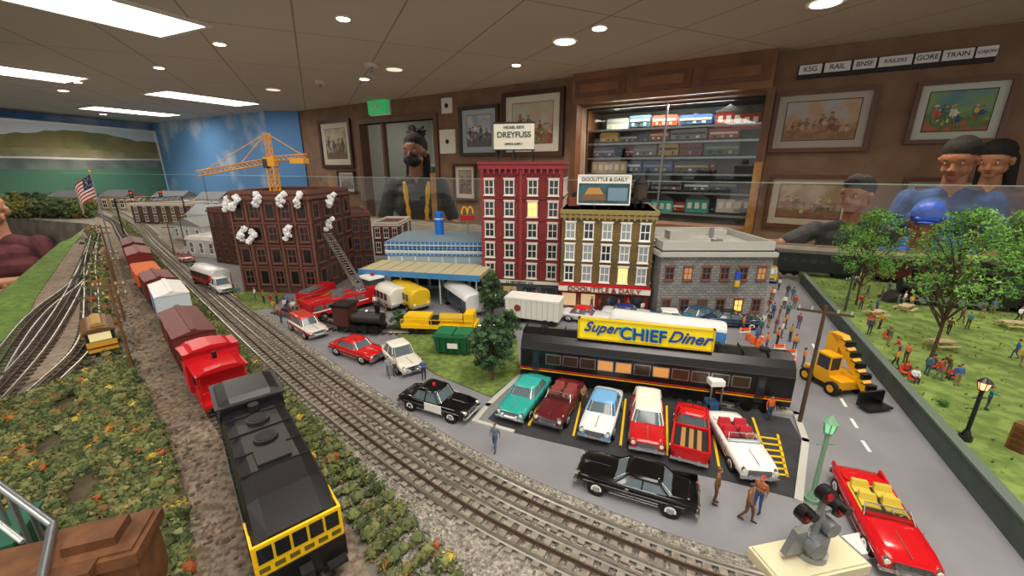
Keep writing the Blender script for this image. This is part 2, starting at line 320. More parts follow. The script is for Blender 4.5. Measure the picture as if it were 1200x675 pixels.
def track(name,pts,z=TZ,tie=TIE,gauge=.032,tl=.052,sp_=.014,off=0,rail=None):
    P=resamp(pts,sp_); b=B(); N=[]; rl=rail or RAIL
    for i in range(len(P)):
        d=(P[min(i+1,len(P)-1)]-P[max(i-1,0)]).normalized(); N.append((d,Vector((-d.y,d.x,0))))
    P=[p+n*off for p,(d,n) in zip(P,N)]
    for p,(d,n) in zip(P,N):
        T=Matrix.Translation((p.x,p.y,z))@Matrix.Rotation(math.atan2(d.y,d.x),4,'Z'); b.box(-.0036,.0036,-tl/2,tl/2,0,.003,tie,T)
    for o,hw,rm in ((-gauge/2,.0011,rl),(0,.0008,RAILR),(gauge/2,.0011,rl)):
        prof=[(-hw*1.6,.003),(hw*1.6,.003),(hw*.6,.0045),(hw,.0075),(-hw,.0075),(-hw*.6,.0045)]
        b.loft([[tuple(p+n*(o+x)+Vector((0,0,z+zz))) for x,zz in prof] for p,(d,n) in zip(P,N)],rm,sm=0)
    return b.obj(name)
TCp=spl([(-4.6,4.25),(-2.9,2.95),(-2.1,2.2),(-1.307,1.404),(-1.088,1.184),(-.82,.931),(-.634,.738),(-.477,.586),(-.329,.445),(-.2,.292),(-.12,.17),(-.06,.02)])
MCp=spl([(-4.4,4.4),(-2.49,2.7),(-1.62,1.85),(-.826,1.085),(-.413,.692),(-.174,.477),(-.037,.368),(.080,.298),(.18,.25),(.30,.215),(.45,.19),(.7,.18)])
def off(P,o): 
    out=[]
    for i,p in enumerate(P):
        d=(P[min(i+1,len(P)-1)]-P[max(i-1,0)]).normalized(); out.append(p+Vector((-d.y,d.x,0))*o)
    return out
GRAV=mat('#645e56',.95,col2='#b9b2a6',scale=420,bump=1,kind='voronoi',thr=(.05,.95),vary=.25)
MS=resamp(MCp,.04)
slab('gravel_ballast',[tuple(p[:2]) for p in off(MS,.055)]+[tuple(p[:2]) for p in off(MS,-.10)][::-1],TZ-.002,TZ+.001,GRAV)
TS=resamp(TCp,.04)
DIRT=mat('#6b5848',.95,col2='#8f8373',scale=120,bump=.8,vary=.3)
slab('dirt_roadbed',[tuple(p[:2]) for p in off(TS,.05)]+[tuple(p[:2]) for p in off(TS,-.075)][::-1],TZ-.002,TZ+.0005,DIRT)
track('railroad_track',MCp,TZ+.001,TIEG,off=.021,tl=.040,gauge=.027); track('railroad_track',MCp,TZ+.001,TIEG,off=-.021,tl=.040,gauge=.027)
track('railroad_track',TCp,TZ+.0005,TIE)
ROADM=mat('#7c7c81',.7,col2='#84848a',scale=12,vary=.06)
edge=[p for p in off(MS,.055) if p.x>-1.45]
road=[tuple(p[:2]) for p in edge]+[(.9,.17),(1.5,.3),g2(1195,632),g2(1060,468),g2(940,335),(.95,1.75),(0,2.2),(-1.0,2.5),(-1.75,2.4)]
slab('asphalt_road',road,TZ-.002,TZ+.0018,ROADM)
# ---------------------------------------------------------------- foliage helpers
ICO=[]
t=(1+5**.5)/2
for v in [(-1,t,0),(1,t,0),(-1,-t,0),(1,-t,0),(0,-1,t),(0,1,t),(0,-1,-t),(0,1,-t),(t,0,-1),(t,0,1),(-t,0,-1),(-t,0,1)]: ICO.append(Vector(v).normalized())
IF=[(0,11,5),(0,5,1),(0,1,7),(0,7,10),(0,10,11),(1,5,9),(5,11,4),(11,10,2),(10,7,6),(7,1,8),(3,9,4),(3,4,2),(3,2,6),(3,6,8),(3,8,9),(4,9,5),(2,4,11),(6,2,10),(8,6,7),(9,8,1)]
def rv():
    while 1:
        v=Vector((R.uniform(-1,1),R.uniform(-1,1),R.uniform(-1,1)))
        if .05<v.length<1: return v.normalized()
def clump(b,c,r,m,leaves=18,core=True,ls=.28,flat=.8):
    c=Vector(c)
    if core:
        b.add([c+Vector((v.x,v.y,v.z*flat))*r*R.uniform(.55,1.0) for v in ICO],IF,m)
    for k in range(leaves):
        n=rv(); p=c+Vector((n.x,n.y,n.z*flat))*r*R.uniform(.8,1.25); u=rv()*r*ls*R.uniform(.7,1.3); w=rv()*r*ls
        b.add([p-u,p+w,p+u],[(0,1,2)],m)
def inside(x,y,poly):
    c=False; n=len(poly)
    for i in range(n):
        x0,y0=poly[i];x1,y1=poly[i-1]
        if (y0>y)!=(y1>y) and x<(x1-x0)*(y-y0)/(y1-y0)+x0: c=not c
    return c
def scatter(poly,n):
    xs=[p[0] for p in poly];ys=[p[1] for p in poly]; out=[]
    while len(out)<n:
        x=R.uniform(min(xs),max(xs));y=R.uniform(min(ys),max(ys))
        if inside(x,y,poly): out.append((x,y))
    return out
VG=[mat(c,.95) for c in ('#5a6640','#66723f','#4a5634','#757c48','#5c663f','#888a58','#404d2c','#6d7545','#7d7248')]
VO=[mat(c,.9) for c in ('#b5742c','#a5532a','#c9a83a','#8e5f3c','#c9b04a')]
def vcol(p): return R.choice(VG) if R.random()>p else R.choice(VO)
b=B(); A_=resamp(TCp,.02); B_=resamp(MCp,.02)
def veg_pt(lo,hi):
    while 1:
        p=R.choice(A_)
        if p.x<-2.9 or (p.x<-1.3 and R.random()<.5): continue
        q=min(B_,key=lambda s:(s-p-Vector((.12,.12,0))).length)
        f=R.uniform(lo,hi); return p.lerp(q,f)
for k in range(3300):
    p=veg_pt(.34,.62); r=R.uniform(.003,.0088)
    clump(b,(p.x,p.y,TZ+r*.5+R.uniform(0,.004)),r,vcol(.07),14,ls=.38)
b.obj('shrub_strip',fix=False)
fld=[g2(-60,500),g2(0,478),g2(60,455),g2(150,425),g2(172,470),g2(200,540),g2(222,640),g2(225,720),g2(100,720),g2(0,640)]
slab('shrub_field_soil',fld,TZ-.002,TZ+.002,mat('#4a4030',.95,col2='#5c563a',scale=40,vary=.3))
b=B()
for x,y in scatter(fld,5200):
    if math.sin(x*31+1)*math.cos(y*37+2)+.5*math.sin(x*83+y*59)>.80: continue
    r=R.uniform(.003,.0088)*(1.15 if math.sin(x*23)*math.sin(y*29)>.2 else .9)
    clump(b,(x,y,TZ+r*.6+R.uniform(0,.006)),r,vcol(.035),14,ls=.4)
b.obj('shrub_field',fix=False)
b=B(); RK=[mat(c,.95) for c in ('#84705c','#6b5a49','#99876f','#5a4c40','#8b8072')]
bank=[p for p in off(resamp(TCp,.01),-.062) if p.x>-1.6]
for k in range(2000):
    p=R.choice(bank)+Vector((R.uniform(-.035,.03),R.uniform(-.03,.03),0)); r=R.uniform(.0010,.0038)
    b.add([Vector((p.x,p.y,TZ+r*.3))+Vector((v.x,v.y,v.z*.7))*r*R.uniform(.7,1.1) for v in ICO],IF,R.choice(RK))
b.obj('rock_embankment',fix=False)
# loose ballast stones along the main line
b=B(); GK=[mat(c,.95) for c in ('#8f897f','#a8a298','#6f6a62','#bdb7ab')]
e1=[p for p in off(resamp(MCp,.01),-.066) if -1.0<p.x<.35]; e2=[p for p in off(resamp(MCp,.01),.049) if -1.0<p.x<.5]
for k in range(2600):
    q=R.random()<.75; p=R.choice(e1 if q else e2)+Vector((R.uniform(-1,1),R.uniform(-1,1),0))*(.017 if q else .004); r=R.uniform(.0009,.0021)
    b.add([Vector((p.x,p.y,TZ+.001+r*.4))+v*r*R.uniform(.7,1.1) for v in ICO],IF,R.choice(GK))
b.obj('ballast_stones',fix=False)
b=B()
for k in range(420):
    p=R.choice([q for q in off(resamp(TCp,.02),-.115) if q.x>-2.6])+Vector((R.uniform(-.03,.02),R.uniform(-.03,.03),0)); r=R.uniform(.005,.012)
    clump(b,(p.x,p.y,TZ+r*.5),r,vcol(.16),14,ls=.36)
b.obj('autumn_hedge',fix=False)
yard=[g2(-40,480),g2(0,462),g2(112,418),g2(118,350),g2(122,285),g2(85,285),g2(40,320),g2(-30,375)]
slab('yard_ground',yard,TZ-.002,TZ+.0006,mat('#857363',.95,col2='#9c8e80',scale=60,bump=.5,vary=.2))
slab('grass_verge',[g2(-40,470),g2(0,445),g2(42,350),g2(85,288),g2(98,274),g2(70,285),g2(0,345),g2(-50,390)],TZ-.002,TZ+.0025,mat('#567a30',.95,col2='#738f40',scale=60,bump=.6,vary=.25))
for ps in ([(112,275),(104,300),(88,340),(52,400),(0,462),(-60,520)],[(112,275),(106,310),(108,350),(104,400),(60,450),(10,490)],[(104,300),(92,330),(50,365),(20,400),(-30,480)]):
    track('yard_track',spl([g2(*p) for p in ps],14),TZ+.001,TIE,sp_=.02,tl=.044,gauge=.028)
GR=mat('#5a7032',.95,col2='#788a44',scale=90,bump=.7,vary=.3)
slab('grass_lawn',[g2(*p) for p in ((465,392),(505,384),(560,388),(606,400),(609,440),(575,467),(510,440),(478,418))],TZ,TZ+.004,GR)
slab('grass_lawn',[g2(*p) for p in ((270,342),(335,345),(320,362),(290,364))],TZ,TZ+.004,GR)
park=[g2(1200,640),g2(1060,470),g2(942,335),g2(935,318),g2(1010,300),(1.94,1.58),(2.5,1.3),(1.6,.3),(.75,.12)]
PZ=TZ+.016
slab('park_lawn',park,TZ,PZ,mat('#5f7836',.95,col2='#80974a',scale=50,bump=.7,vary=.3))
b=B(); TG=[mat(c,.95) for c in ('#6a8038','#7d9448','#5a7230','#8a9c52')]
for x,y in scatter([g2(1195,610),g2(1062,462),g2(948,340),g2(1010,306),(1.9,1.3),(1.5,.5)],1500):
    r=R.uniform(.0018,.0042); c=Vector((x,y,PZ))
    for k in range(6):
        a_=R.uniform(0,6.28); q=c+Vector((math.cos(a_),math.sin(a_),0))*r; b.add([c+Vector((-math.sin(a_),math.cos(a_),0))*r*.3,c-Vector((-math.sin(a_),math.cos(a_),0))*r*.3,q+Vector((0,0,r*1.1))],[(0,1,2)],R.choice(TG))
b.obj('grass_tufts',fix=False)
b=B(); wm=mat('#4c5750',.7,col2='#444e48',scale=30); pa=Vector((*g2(1230,690),0)); pb=Vector((*g2(939,332),0)); L=(pb-pa).length
b.box(0,L,-.004,.004,0,.032,wm); b.box(0,L,-.006,.006,.032,.035,mat('#5d6a62',.6))
b.obj('park_retaining_wall',(pa.x,pa.y,TZ),math.atan2(pb.y-pa.y,pb.x-pa.x))
pa=Vector((*g2(945,318),0)); pb=Vector((1.75,1.25,0)); b=B(); L=(pb-pa).length; b.box(0,L,-.004,.004,0,.03,wm); b.obj('park_retaining_wall',(pa.x,pa.y,PZ),math.atan2(pb.y-pa.y,pb.x-pa.x))
track('park_track',spl([(.95,1.55),(1.2,1.33),(1.6,1.15),(2.2,.9)],14),PZ,TIE)
b=B()
for (a,c) in (((973,445),(980,455)),((985,468),(991,478)),((997,492),(1004,503)),((1010,518),(1019,531)),((962,425),(968,434)),((952,404),(956,412))):
    p,q,r=two(a,c); T=Matrix.Translation((p.x,p.y,TZ))@Matrix.Rotation(r,4,'Z'); b.box(0,(q-p).length,-.002,.002,.0016,.0024,WHT,T)
b.obj('road_marking')
lot=[g2(*p) for p in ((620,441),(925,492),(940,520),(932,586),(850,565),(720,537),(600,508),(572,492))]
slab('parking_lot',lot,TZ,TZ+.0025,mat('#2a2a2e',.8,col2='#343438',scale=40))
CON=mat('#b8b6ae',.8)
def strip(b,ps,w,z0,z1,m):
    for a,c in zip(ps[:-1],ps[1:]):
        p,q,r=two(a,c); T=Matrix.Translation((p.x,p.y,TZ))@Matrix.Rotation(r,4,'Z'); b.box(-w/2,(q-p).length+w/2,-w/2,w/2,z0,z1,m,T)
b=B(); strip(b,[(557,496),(572,478),(612,441),(760,462),(932,488),(943,520),(935,588)],.008,.001,.006,CON); strip(b,[(557,496),(600,508)],.006,.001,.005,CON); b.obj('parking_curb')
b=B()
for a,c in (((640,452),(620,500)),((684,460),(672,512)),((733,470),(727,523)),((781,478),(782,535)),((831,485),(842,548)),((882,492),(905,560))): strip(b,[a,c],.003,.002,.0032,YEL)
for k in range(7): strip(b,[(889,514+k*7),(912+k*1.5,517+k*7)],.003,.002,.0032,YEL)
strip(b,[(886,512),(910,560)],.003,.002,.0032,YEL); strip(b,[(911,512),(922,560)],.003,.002,.0032,YEL)
b.obj('parking_stripes')
# sidewalk in front of the buildings
slab('sidewalk',[g2(*p) for p in ((575,352),(655,366),(760,374),(768,380),(893,380),(900,372),(893,371),(768,371),(655,358),(575,346))],TZ+.001,TZ+.004,mat('#a5a39b',.8,col2='#b2b0a8',scale=50))
# ---------------------------------------------------------------- buildings
def window(b,x,z,w,h,T,fm,gm,sill=True,mun=True):
    f=w*.13
    b.box(x-w/2,x+w/2,-.001,.001,z,z+h,gm,T)
    b.box(x-w/2-f,x-w/2,-.0022,0,z-f,z+h+f,fm,T); b.box(x+w/2,x+w/2+f,-.0022,0,z-f,z+h+f,fm,T); b.box(x-w/2,x+w/2,-.0022,0,z+h,z+h+f,fm,T); b.box(x-w/2,x+w/2,-.0022,0,z-f,z,fm,T)
    if mun: b.box(x-w/2,x+w/2,-.0018,0,z+h*.48,z+h*.54,fm,T); b.box(x-w*.04,x+w*.04,-.0016,0,z,z+h,fm,T)
    if sill: b.box(x-w*.72,x+w*.72,-.005,0,z-f*2,z-f,fm,T); b.box(x-w*.72,x+w*.72,-.004,0,z+h+f,z+h+f*2.4,fm,T)
def bframe(pl,pr):
    a,c,r=two(pl,pr); return a,(c-a).length,r
SIDE=lambda W:Matrix.Translation((W,0,0))@Matrix.Rotation(PI/2,4,'Z')
I4=Matrix.Identity(4)
gl2=mat('#2c333b',.12); glw=mat('#8f9aa0',.2)
a,W,r=bframe((566,347),(655,352)); H=.362; D_=.2
b=B(); RB=mat('#86292c',.8,col2='#632325',kind='brick',scale=55); RB2=mat('#8c2c30',.7)
CRM=mat('#dcd7cb',.6)
b.box(0,W,0,D_,0,H,RB); b.box(-.004,W+.004,-.006,D_+.004,H-.018,H-.006,RB2); b.box(-.006,W+.006,-.009,D_+.006,H-.006,H,RB2)
b.box(.006,W-.006,.006,D_-.006,H,H+.001,DK)
for k in range(14): b.box(W*(k+.3)/14,W*(k+.6)/14,-.008,0,H-.03,H-.018,RB2)
for row in range(5):
    z=.062+row*.055
    for c in range(4): window(b,W*(c+.5)/4+(-.004 if c<2 else .004),z,.021,.034,I4,CRM,LIT if (row,c) in((3,2),) else gl2)
    for c in range(3): window(b,D_*(c+.5)/3,z,.02,.034,SIDE(W),CRM,gl2)
    b.box(-.002,W+.002,-.003,0,z-.012,z-.010,RB2)
for x in (.001,W/2-.004,W-.009): b.box(x,x+.008,-.004,0,.05,H-.02,RB2)
b.box(-.002,W+.002,-.008,0,.044,.052,CRM); b.box(.004,W-.004,-.003,0,.004,.044,mat('#4a4f52',.5))
for x0 in (.01,.06,.115,.165): b.box(x0,x0+.036,-.005,-.003,.008,.034,gl2 if x0!=.06 else mat('#a88b5a',.5,emit=.4))
o=b.obj('apartment_building',a,r); text(o,"J.J. NEWBERRY CO.",.009,(W/2,-.009,.048),BLK)
b=B(); b.box(.03,.135,.03,.034,.03,.095,mat('#d9d5c4',.6)); b.box(.028,.137,.029,.035,.093,.097,DK); b.box(.028,.137,.029,.035,.028,.031,DK)
for x in (.035,.08,.13): b.cyl((x,.036,0),(x,.036,.03),.0015,DK,n=6); b.cyl((x,.07,0),(x,.036,.06),.001,DK,n=6)
o=b.obj('rooftop_sign',a+Vector((0,0,H)),r); text(o,'DREYFUSS',.0195,(.0825,.029,.066),mat('#33413a',.6)); text(o,'NICKEL KEYS',.009,(.0825,.029,.084),mat('#33413a',.6)); text(o,'OFFICE SUPPLY',.007,(.0825,.029,.044),mat('#33413a',.6))
a,W,r=bframe((655,361),(758,368)); H=.252; D_=.2
b=B(); TB=mat('#776239',.8,col2='#5f4e2c',kind='brick',scale=60); TB2=mat('#8f7d4c',.7)
b.box(0,W,0,D_,0,H,TB); b.box(-.004,W+.006,-.008,D_,H-.01,H,TB2); b.box(-.003,W+.004,-.005,0,H-.02,H-.012,TB2)
for k in range(16): b.box(W*(k+.3)/16,W*(k+.65)/16,-.007,0,H-.024,H-.01,TB2)
for row in range(3):
    z=.078+row*.053
    for c in range(5): window(b,W*(c+.5)/5,z,.019,.035,I4,WHT,LIT if (row,c) in((0,3),) else (glw if (row+c)%3 else gl2))
    for c in range(3): window(b,D_*(c+.5)/3,z,.02,.034,SIDE(W),WHT,gl2)
b.box(-.002,W+.002,-.014,0,.052,.066,mat('#e6e0d2',.6)); b.box(-.002,W+.002,-.015,0,.066,.07,REDM)
b.box(0,W,-.004,0,.0,.052,mat('#7c1c1c',.5)); 
for x0 in (.008,.055,.125,.172): b.box(x0,x0+.034,-.006,-.004,.012,.044,mat('#c9ad84',.4,emit=.5) if x0<.1 else gl2)
b.box(.098,.118,-.006,-.004,.002,.044,mat('#3a2416',.5)); b.box(-.002,W+.002,-.007,0,0,.008,mat('#5a1414',.6))
o=b.obj('department_store_building',a,r); text(o,'DOOLITTLE & DAILY',.0165,(W/2,-.0155,.0585),mat('#7a1a1a',.6),sx=1.15)
b=B(); b.box(.035,.155,.02,.024,.012,.078,mat('#39606b',.5,col2='#2a464f',scale=30)); b.box(.035,.155,.018,.02,.06,.078,mat('#eae6da',.6))
b.box(.045,.1,.0185,.02,.02,.035,mat('#7a5a3a',.6)); b.ext([(.05,.035),(.095,.035),(.085,.05),(.06,.05)],.0185,.02,mat('#b88a4a',.6)); b.box(.105,.15,.0185,.02,.02,.05,mat('#6f8da0',.6))
for q in ((.033,.157,.010,.013),(.033,.157,.077,.08),(.033,.036,.01,.08),(.154,.157,.01,.08)): b.box(q[0],q[1],.016,.025,q[2],q[3],WHT)
for x in (.04,.075,.11,.15): b.cyl((x,.026,0),(x,.026,.07),.0013,DK,n=6); b.cyl((x,.06,0),(x,.026,.06),.001,DK,n=6)
o=b.obj('rooftop_billboard',a+Vector((0,0,H)),r); text(o,'DOOLITTLE & DAILY',.0115,(.095,.0175,.069),mat('#2a2f3a',.6))
b=B(); b.cyl((0,0,.025),(0,0,.06),.017,mat('#3a2f26',.8),n=16); b.cyl((0,0,.06),(0,0,.075),.019,DK,r1=.001,n=16)
for i in range(4): b.cyl((.013*math.cos(i*PI/2+.7),.013*math.sin(i*PI/2+.7),0),(.013*math.cos(i*PI/2+.7),.013*math.sin(i*PI/2+.7),.026),.0012,DK,n=6)
b.obj('rooftop_water_tank',a+Matrix.Rotation(r,3,'Z')@Vector((.182,.06,H)))
b=B(); b.box(-.015,.015,-.012,.012,0,.022,mat('#8c4b33',.8)); b.box(-.005,.005,-.005,.005,.022,.034,DK); b.obj('rooftop_vent_house',a+Matrix.Rotation(r,3,'Z')@Vector((.02,.1,H)))
a,W,r=bframe((768,374),(893,374)); H=.187; D_=.24
b=B(); SB=mat('#8f8f8d',.85,col2='#5c5c5c',kind='brick',scale=38,bump=.3); SC=mat('#b0afaa',.8); RF=mat('#a9a7a0',.9,col2='#b8b6b0',scale=60,vary=.15)
b.box(0,W,0,D_,0,H-.02,SB); b.box(.006,W-.006,.006,D_-.006,H-.02,H-.016,RF)
for q in ((0,W,0,.006),(0,W,D_-.006,D_),(0,.006,0.006,D_-.006),(W-.006,W,0.006,D_-.006)): b.box(*q,H-.022,H,SC)
b.box(-.006,W+.006,-.008,.004,H-.034,H-.024,SC); b.box(-.008,.0,-.004,D_,H-.034,H-.024,SC)
for k in range(6):
    for row in range(2):
        if row==0 and k in(2,): b.box(W*(k+.5)/6-.012,W*(k+.5)/6+.012,-.002,.001,.0,.05,mat('#5a4030',.6)); continue
        window(b,W*(k+.5)/6,.035+row*.065 if row else .022,.017,.026,I4,mat('#7c4a3a',.6),LIT if (row,k) in((0,4),) else (mat('#b58a5a',.4,emit=.3) if (row,k) in((1,1),(1,5)) else gl2))
b.box(.06,.1,.12,.16,H-.016,H+.005,SC); b.cyl((.18,.15,H-.016),(.18,.15,H+.012),.005,STEEL); b.box(.14,.16,.05,.07,H-.016,H-.004,STEEL); b.cyl((.03,.2,H-.016),(.03,.2,H+.006),.004,DK); b.box(.2,.235,.18,.21,H-.016,H+.0,SC)
o=b.obj('stone_office_building',a,r)
b=B(); b.box(-.006,.006,-.002,.002,-.02,.0,mat('#2a4fb0',.5)); b.box(-.005,.005,-.003,.003,-.035,-.02,mat('#d8b11e',.5)); b.cyl((0,.0,0),(0,.012,.003),.001,DK); b.obj('hanging_banner',(a.x+W*.68,a.y-.013,TZ+.12),0)
a,W,r=bframe((289,343),(376,345)); H=.288; D_=.24
b=B(); BB=mat('#5c382d',.85,col2='#3d2822',kind='brick',scale=55); BT=mat('#6e463a',.8)
b.box(0,W,0,D_,0,H-.01,BB)
for q in ((0,W,0,.006),(0,W,D_-.006,D_),(0,.006,.006,D_-.006),(W-.006,W,.006,D_-.006)): b.box(*q,H-.0098,H,BT)
b.box(-.006,W+.006,-.006,D_,H-.022,H-.014,BT)
for row in range(4):
    z=.03+row*.062
    for c in range(5): window(b,W*(c+.5)/5,z,.022,.036,I4,BT,BLK,mun=(c+row)%2==0)
    for c in range(4): window(b,D_*(c+.5)/4,z,.024,.036,SIDE(W),BT,BLK,mun=(c+row)%2==1)
    b.box(-.002,W+.002,-.004,0,z+.046,z+.049,BT)
for k in range(6): b.box(W*k/5-.003,W*k/5+.003,-.004,0,0,H-.02,BT)
b.obj('burning_brick_building',a,r); BA,BW,BH,Br=a.copy(),W,H,r
b=B(); SM=mat('#f2f2f4',1)
for (x,z,y) in ((.02,.255,-.012),(.078,.262,-.012),(.145,.262,-.01),(.195,.262,-.012),(.02,.17,-.012),(.05,.165,-.012),(.155,.175,-.012),(.235,.255,.08),(.235,.19,.06),(-.015,.25,.0)):
    for k in range(6):
        q=Vector((x+R.uniform(-.006,.006)+k*.003,y+R.uniform(-.006,.004),z-.012+k*.006)); rr=R.uniform(.006,.0095)
        for j in range(26):
            n=rv(); s_=rr*R.uniform(.28,.5); c_=q+Vector((n.x,n.y,n.z*.8))*rr*.75; b.sph(tuple(c_),s_,SM,6,4)
b.obj('cotton_smoke_puffs',a,r,fix=False)
def simple(name,pl,pr,H,D_,wm,fm,rows,cols,roof='flat',rm=None,ww=.016):
    a,W,r=bframe(pl,pr); b=B(); b.box(0,W,0,D_,0,H,wm); rm=rm or DK
    if roof=='gable': b.ext([(-.006,H),(W+.006,H),(W/2,H+W*.18)],-.006,D_+.006,rm)
    elif roof=='long': b.add([(-.006,-.006,H),(W+.006,-.006,H),(W+.006,D_+.006,H),(-.006,D_+.006,H),(-.006,D_/2,H+D_*.25),(W+.006,D_/2,H+D_*.25)],[(0,1,5,4),(2,3,4,5),(0,4,3),(1,2,5),(0,3,2,1)],rm)
    else:
        for q in ((0,W,0,.004),(0,W,D_-.004,D_),(0,.004,0.004,D_-.004),(W-.004,W,0.004,D_-.004)): b.box(*q,H,H+.008,fm)
        b.box(-.003,W+.003,-.004,D_,H-.008,H-.002,fm)
    hh=(H-.012)/rows
    for i in range(rows):
        for c in range(cols): window(b,W*(c+.5)/cols,.012+hh*i+hh*.1,ww,hh*.6,I4,fm,gl2)
        for c in range(2): window(b,D_*(c+.5)/2,.012+hh*i+hh*.1,ww,hh*.6,SIDE(W),fm,gl2)
    return b.obj(name,a,r)
simple('brick_rowhouse',(404,322),(440,318),.2,.2,BB,BT,3,3); simple('brick_rowhouse',(255,308),(285,312),.2,.2,BB,BT,3,3)
WS=mat('#dcdcd8',.6,col2='#c8c8c4',scale=30); RG=mat('#8c9092',.6)
simple('white_warehouse',(222,300),(268,304),.075,.25,WS,WHT,1,4,'flat',RG); simple('white_shop',(204,280),(240,283),.07,.2,WS,WHT,1,3,'gable',RG)
simple('white_depot',(222,270),(262,270),.09,.2,mat('#c9c4b8',.6),WHT,1,4,'long',mat('#7c8890',.6)); simple('brick_factory',(158,262),(222,262),.12,.2,mat('#6c5040',.8,col2='#543c30',kind='brick',scale=30),CRM,2,6,'flat')
simple('blue_store',(440,300),(470,300),.13,.2,mat('#6d3a32',.8,col2='#54302a',kind='brick',scale=40),CRM,2,3)
for q in (((60,247),(95,247)),((120,246),(150,246)),((180,248),(215,248)),((232,250),(260,250))): simple('distant_cottage',q[0],q[1],.11,.2,mat(R.choice(['#a8b0b4','#b59a7a','#8a5444','#d8d4ca']),.7),WHT,1,3,'long',mat('#5a5f66',.7),ww=.03)
p=G(185,272); b=B(); 
for x in (-.14,.14):
    for y in (-.012,.012): b.cyl((x,y,0),(x,y,.19),.003,BLK,n=6)
for z in (.17,.19):
    for y in (-.012,.012): b.cyl((-.14,y,z),(.14,y,z),.0025,BLK,n=6)
for k in range(12): b.cyl((-.14+k*.0235,-.012,.17),(-.1165+k*.0235,-.012,.19),.0015,BLK,n=4)
for x in (-.07,.05): b.box(x-.008,x+.008,-.02,-.012,.19,.23,BLK); b.cyl((x,-.024,.218),(x,-.02,.218),.005,mat('#e02010',.4,emit=2),n=8); b.cyl((x,-.024,.203),(x,-.02,.203),.005,mat('#20a040',.4),n=8)
b.obj('signal_bridge',p,.7)
a,W,r=bframe((458,338),(566,340)); H=.14; D_=.2
b=B(); BL=mat('#2c6fae',.4); ST=mat('#c9d3d8',.4)
b.box(0,W,0,D_,0,.105,mat('#9fb2bd',.5)); b.box(-.004,W+.004,-.004,D_,.105,.112,WHT)
for k in range(4): b.box(-.006,W+.006,-.006,D_,.104+k*.009,.109+k*.009,BL if k%2==0 else ST)
b.box(-.006,W+.006,-.006,D_,.134,.142,BL); b.box(0,W,0,D_-.01,.142,.144,mat('#7f95a6',.6))
for k in range(22): b.box(W*k/22,W*k/22+.0015,-.0075,-.006,.104,.142,ST)
for k in range(7): b.box(W*(k+.12)/7,W*(k+.88)/7,-.002,0,.012,.075,gl2); b.box(W*k/7,W*(k+.12)/7,-.003,0,0,.1,ST)
b.obj('service_station_building',a,r)
a,W,r=bframe((425,352),(562,362)); b=B(); CY=mat('#b8ab7c',.6); 
b.box(0,W,0,.12,.075,.084,CY); b.box(-.002,W+.002,-.002,.122,.084,.087,mat('#c2ba98',.6)); b.box(-.003,W+.003,-.003,.0,.073,.088,mat('#3f7fb2',.5))
for k in range(9): b.box(W*k/9,W*k/9+.002,0,.12,.087,.0885,CY)
for x in (.01,W*.34,W*.67,W-.01):
    for y in (.01,.11): b.cyl((x,y,0),(x,y,.075),.002,ST,n=8)
b.obj('station_canopy',a,r)
b=B(); b.cyl((0,0,-.08),(0,0,.05),.014,mat('#1d6fd0',.3),n=18); b.sph((0,0,.05),(.014,.014,.005),mat('#1d6fd0',.3),14,6); b.cyl((0,0,.03),(0,0,.034),.0145,WHT,n=18); b.obj('blue_storage_tank',D(515,268,1.3))
b=B()
for s in (-1,1): b.tube([(s*.009+.009*math.cos(t_)*1,0,.022*math.sin(t_)+.02) for t_ in [PI*k/10 for k in range(11)]],.002,mat('#f3b400',.4,emit=.3))
b.cyl((0,0,-.12),(0,0,.02),.0018,STEEL); b.box(-.022,.022,-.002,.002,.0,.015,REDM); b.obj('golden_arches_sign',D(548,258,1.3))
# crane
b=B(); CY=mat('#e8a21a',.4)
def lattice(b,p,q,w,n,m):
    p=Vector(p);q=Vector(q); d=(q-p).normalized(); u=Vector((0,1,0)) if abs(d.y)<.9 else Vector((1,0,0)); v=d.cross(u).normalized(); u=v.cross(d)
    cs=[u*w+v*w,u*-w+v*w,u*-w-v*w,u*w-v*w]
    for c in cs: b.cyl(p+c,q+c,w*.22,m,n=5)
    for i in range(n):
        for k in range(4): b.cyl(p.lerp(q,i/n)+cs[k],p.lerp(q,(i+1)/n)+cs[(k+1)%4],w*.15,m,n=4)
ax=BA.x+.075; ay=BA.y+.1; bz=BA.z+BH-.012
lattice(b,(ax,ay,bz),(ax,ay,bz+.10),.010,7,CY); b.box(ax-.02,ax+.02,ay-.02,ay+.02,bz-.0,bz+.006,CY)
b.box(ax-.014,ax+.016,ay-.014,ay+.01,bz+.075,bz+.1,CY); b.box(ax-.016,ax-.004,ay-.016,ay-.002,bz+.07,bz+.095,gl2)
lattice(b,(ax+.015,ay,bz+.093),(ax-.20,ay-.02,bz+.055),.007,16,CY); lattice(b,(ax,ay,bz+.095),(ax+.10,ay+.01,bz+.103),.006,7,CY)
b.box(ax+.06,ax+.1,ay-.012,ay+.02,bz+.083,bz+.098,CY); apex=(ax,ay,bz+.165)
lattice(b,(ax,ay,bz+.1),apex,.006,4,CY)
for e in ((ax-.19,ay-.02,bz+.06),(ax-.09,ay-.01,bz+.075),(ax+.095,ay,bz+.105)): b.cyl(apex,e,.0012,CY,n=5)
b.cyl((ax-.19,ay-.02,bz+.055),(ax-.19,ay-.02,bz-.02),.0006,DK,n=4)
b.obj('tower_crane')
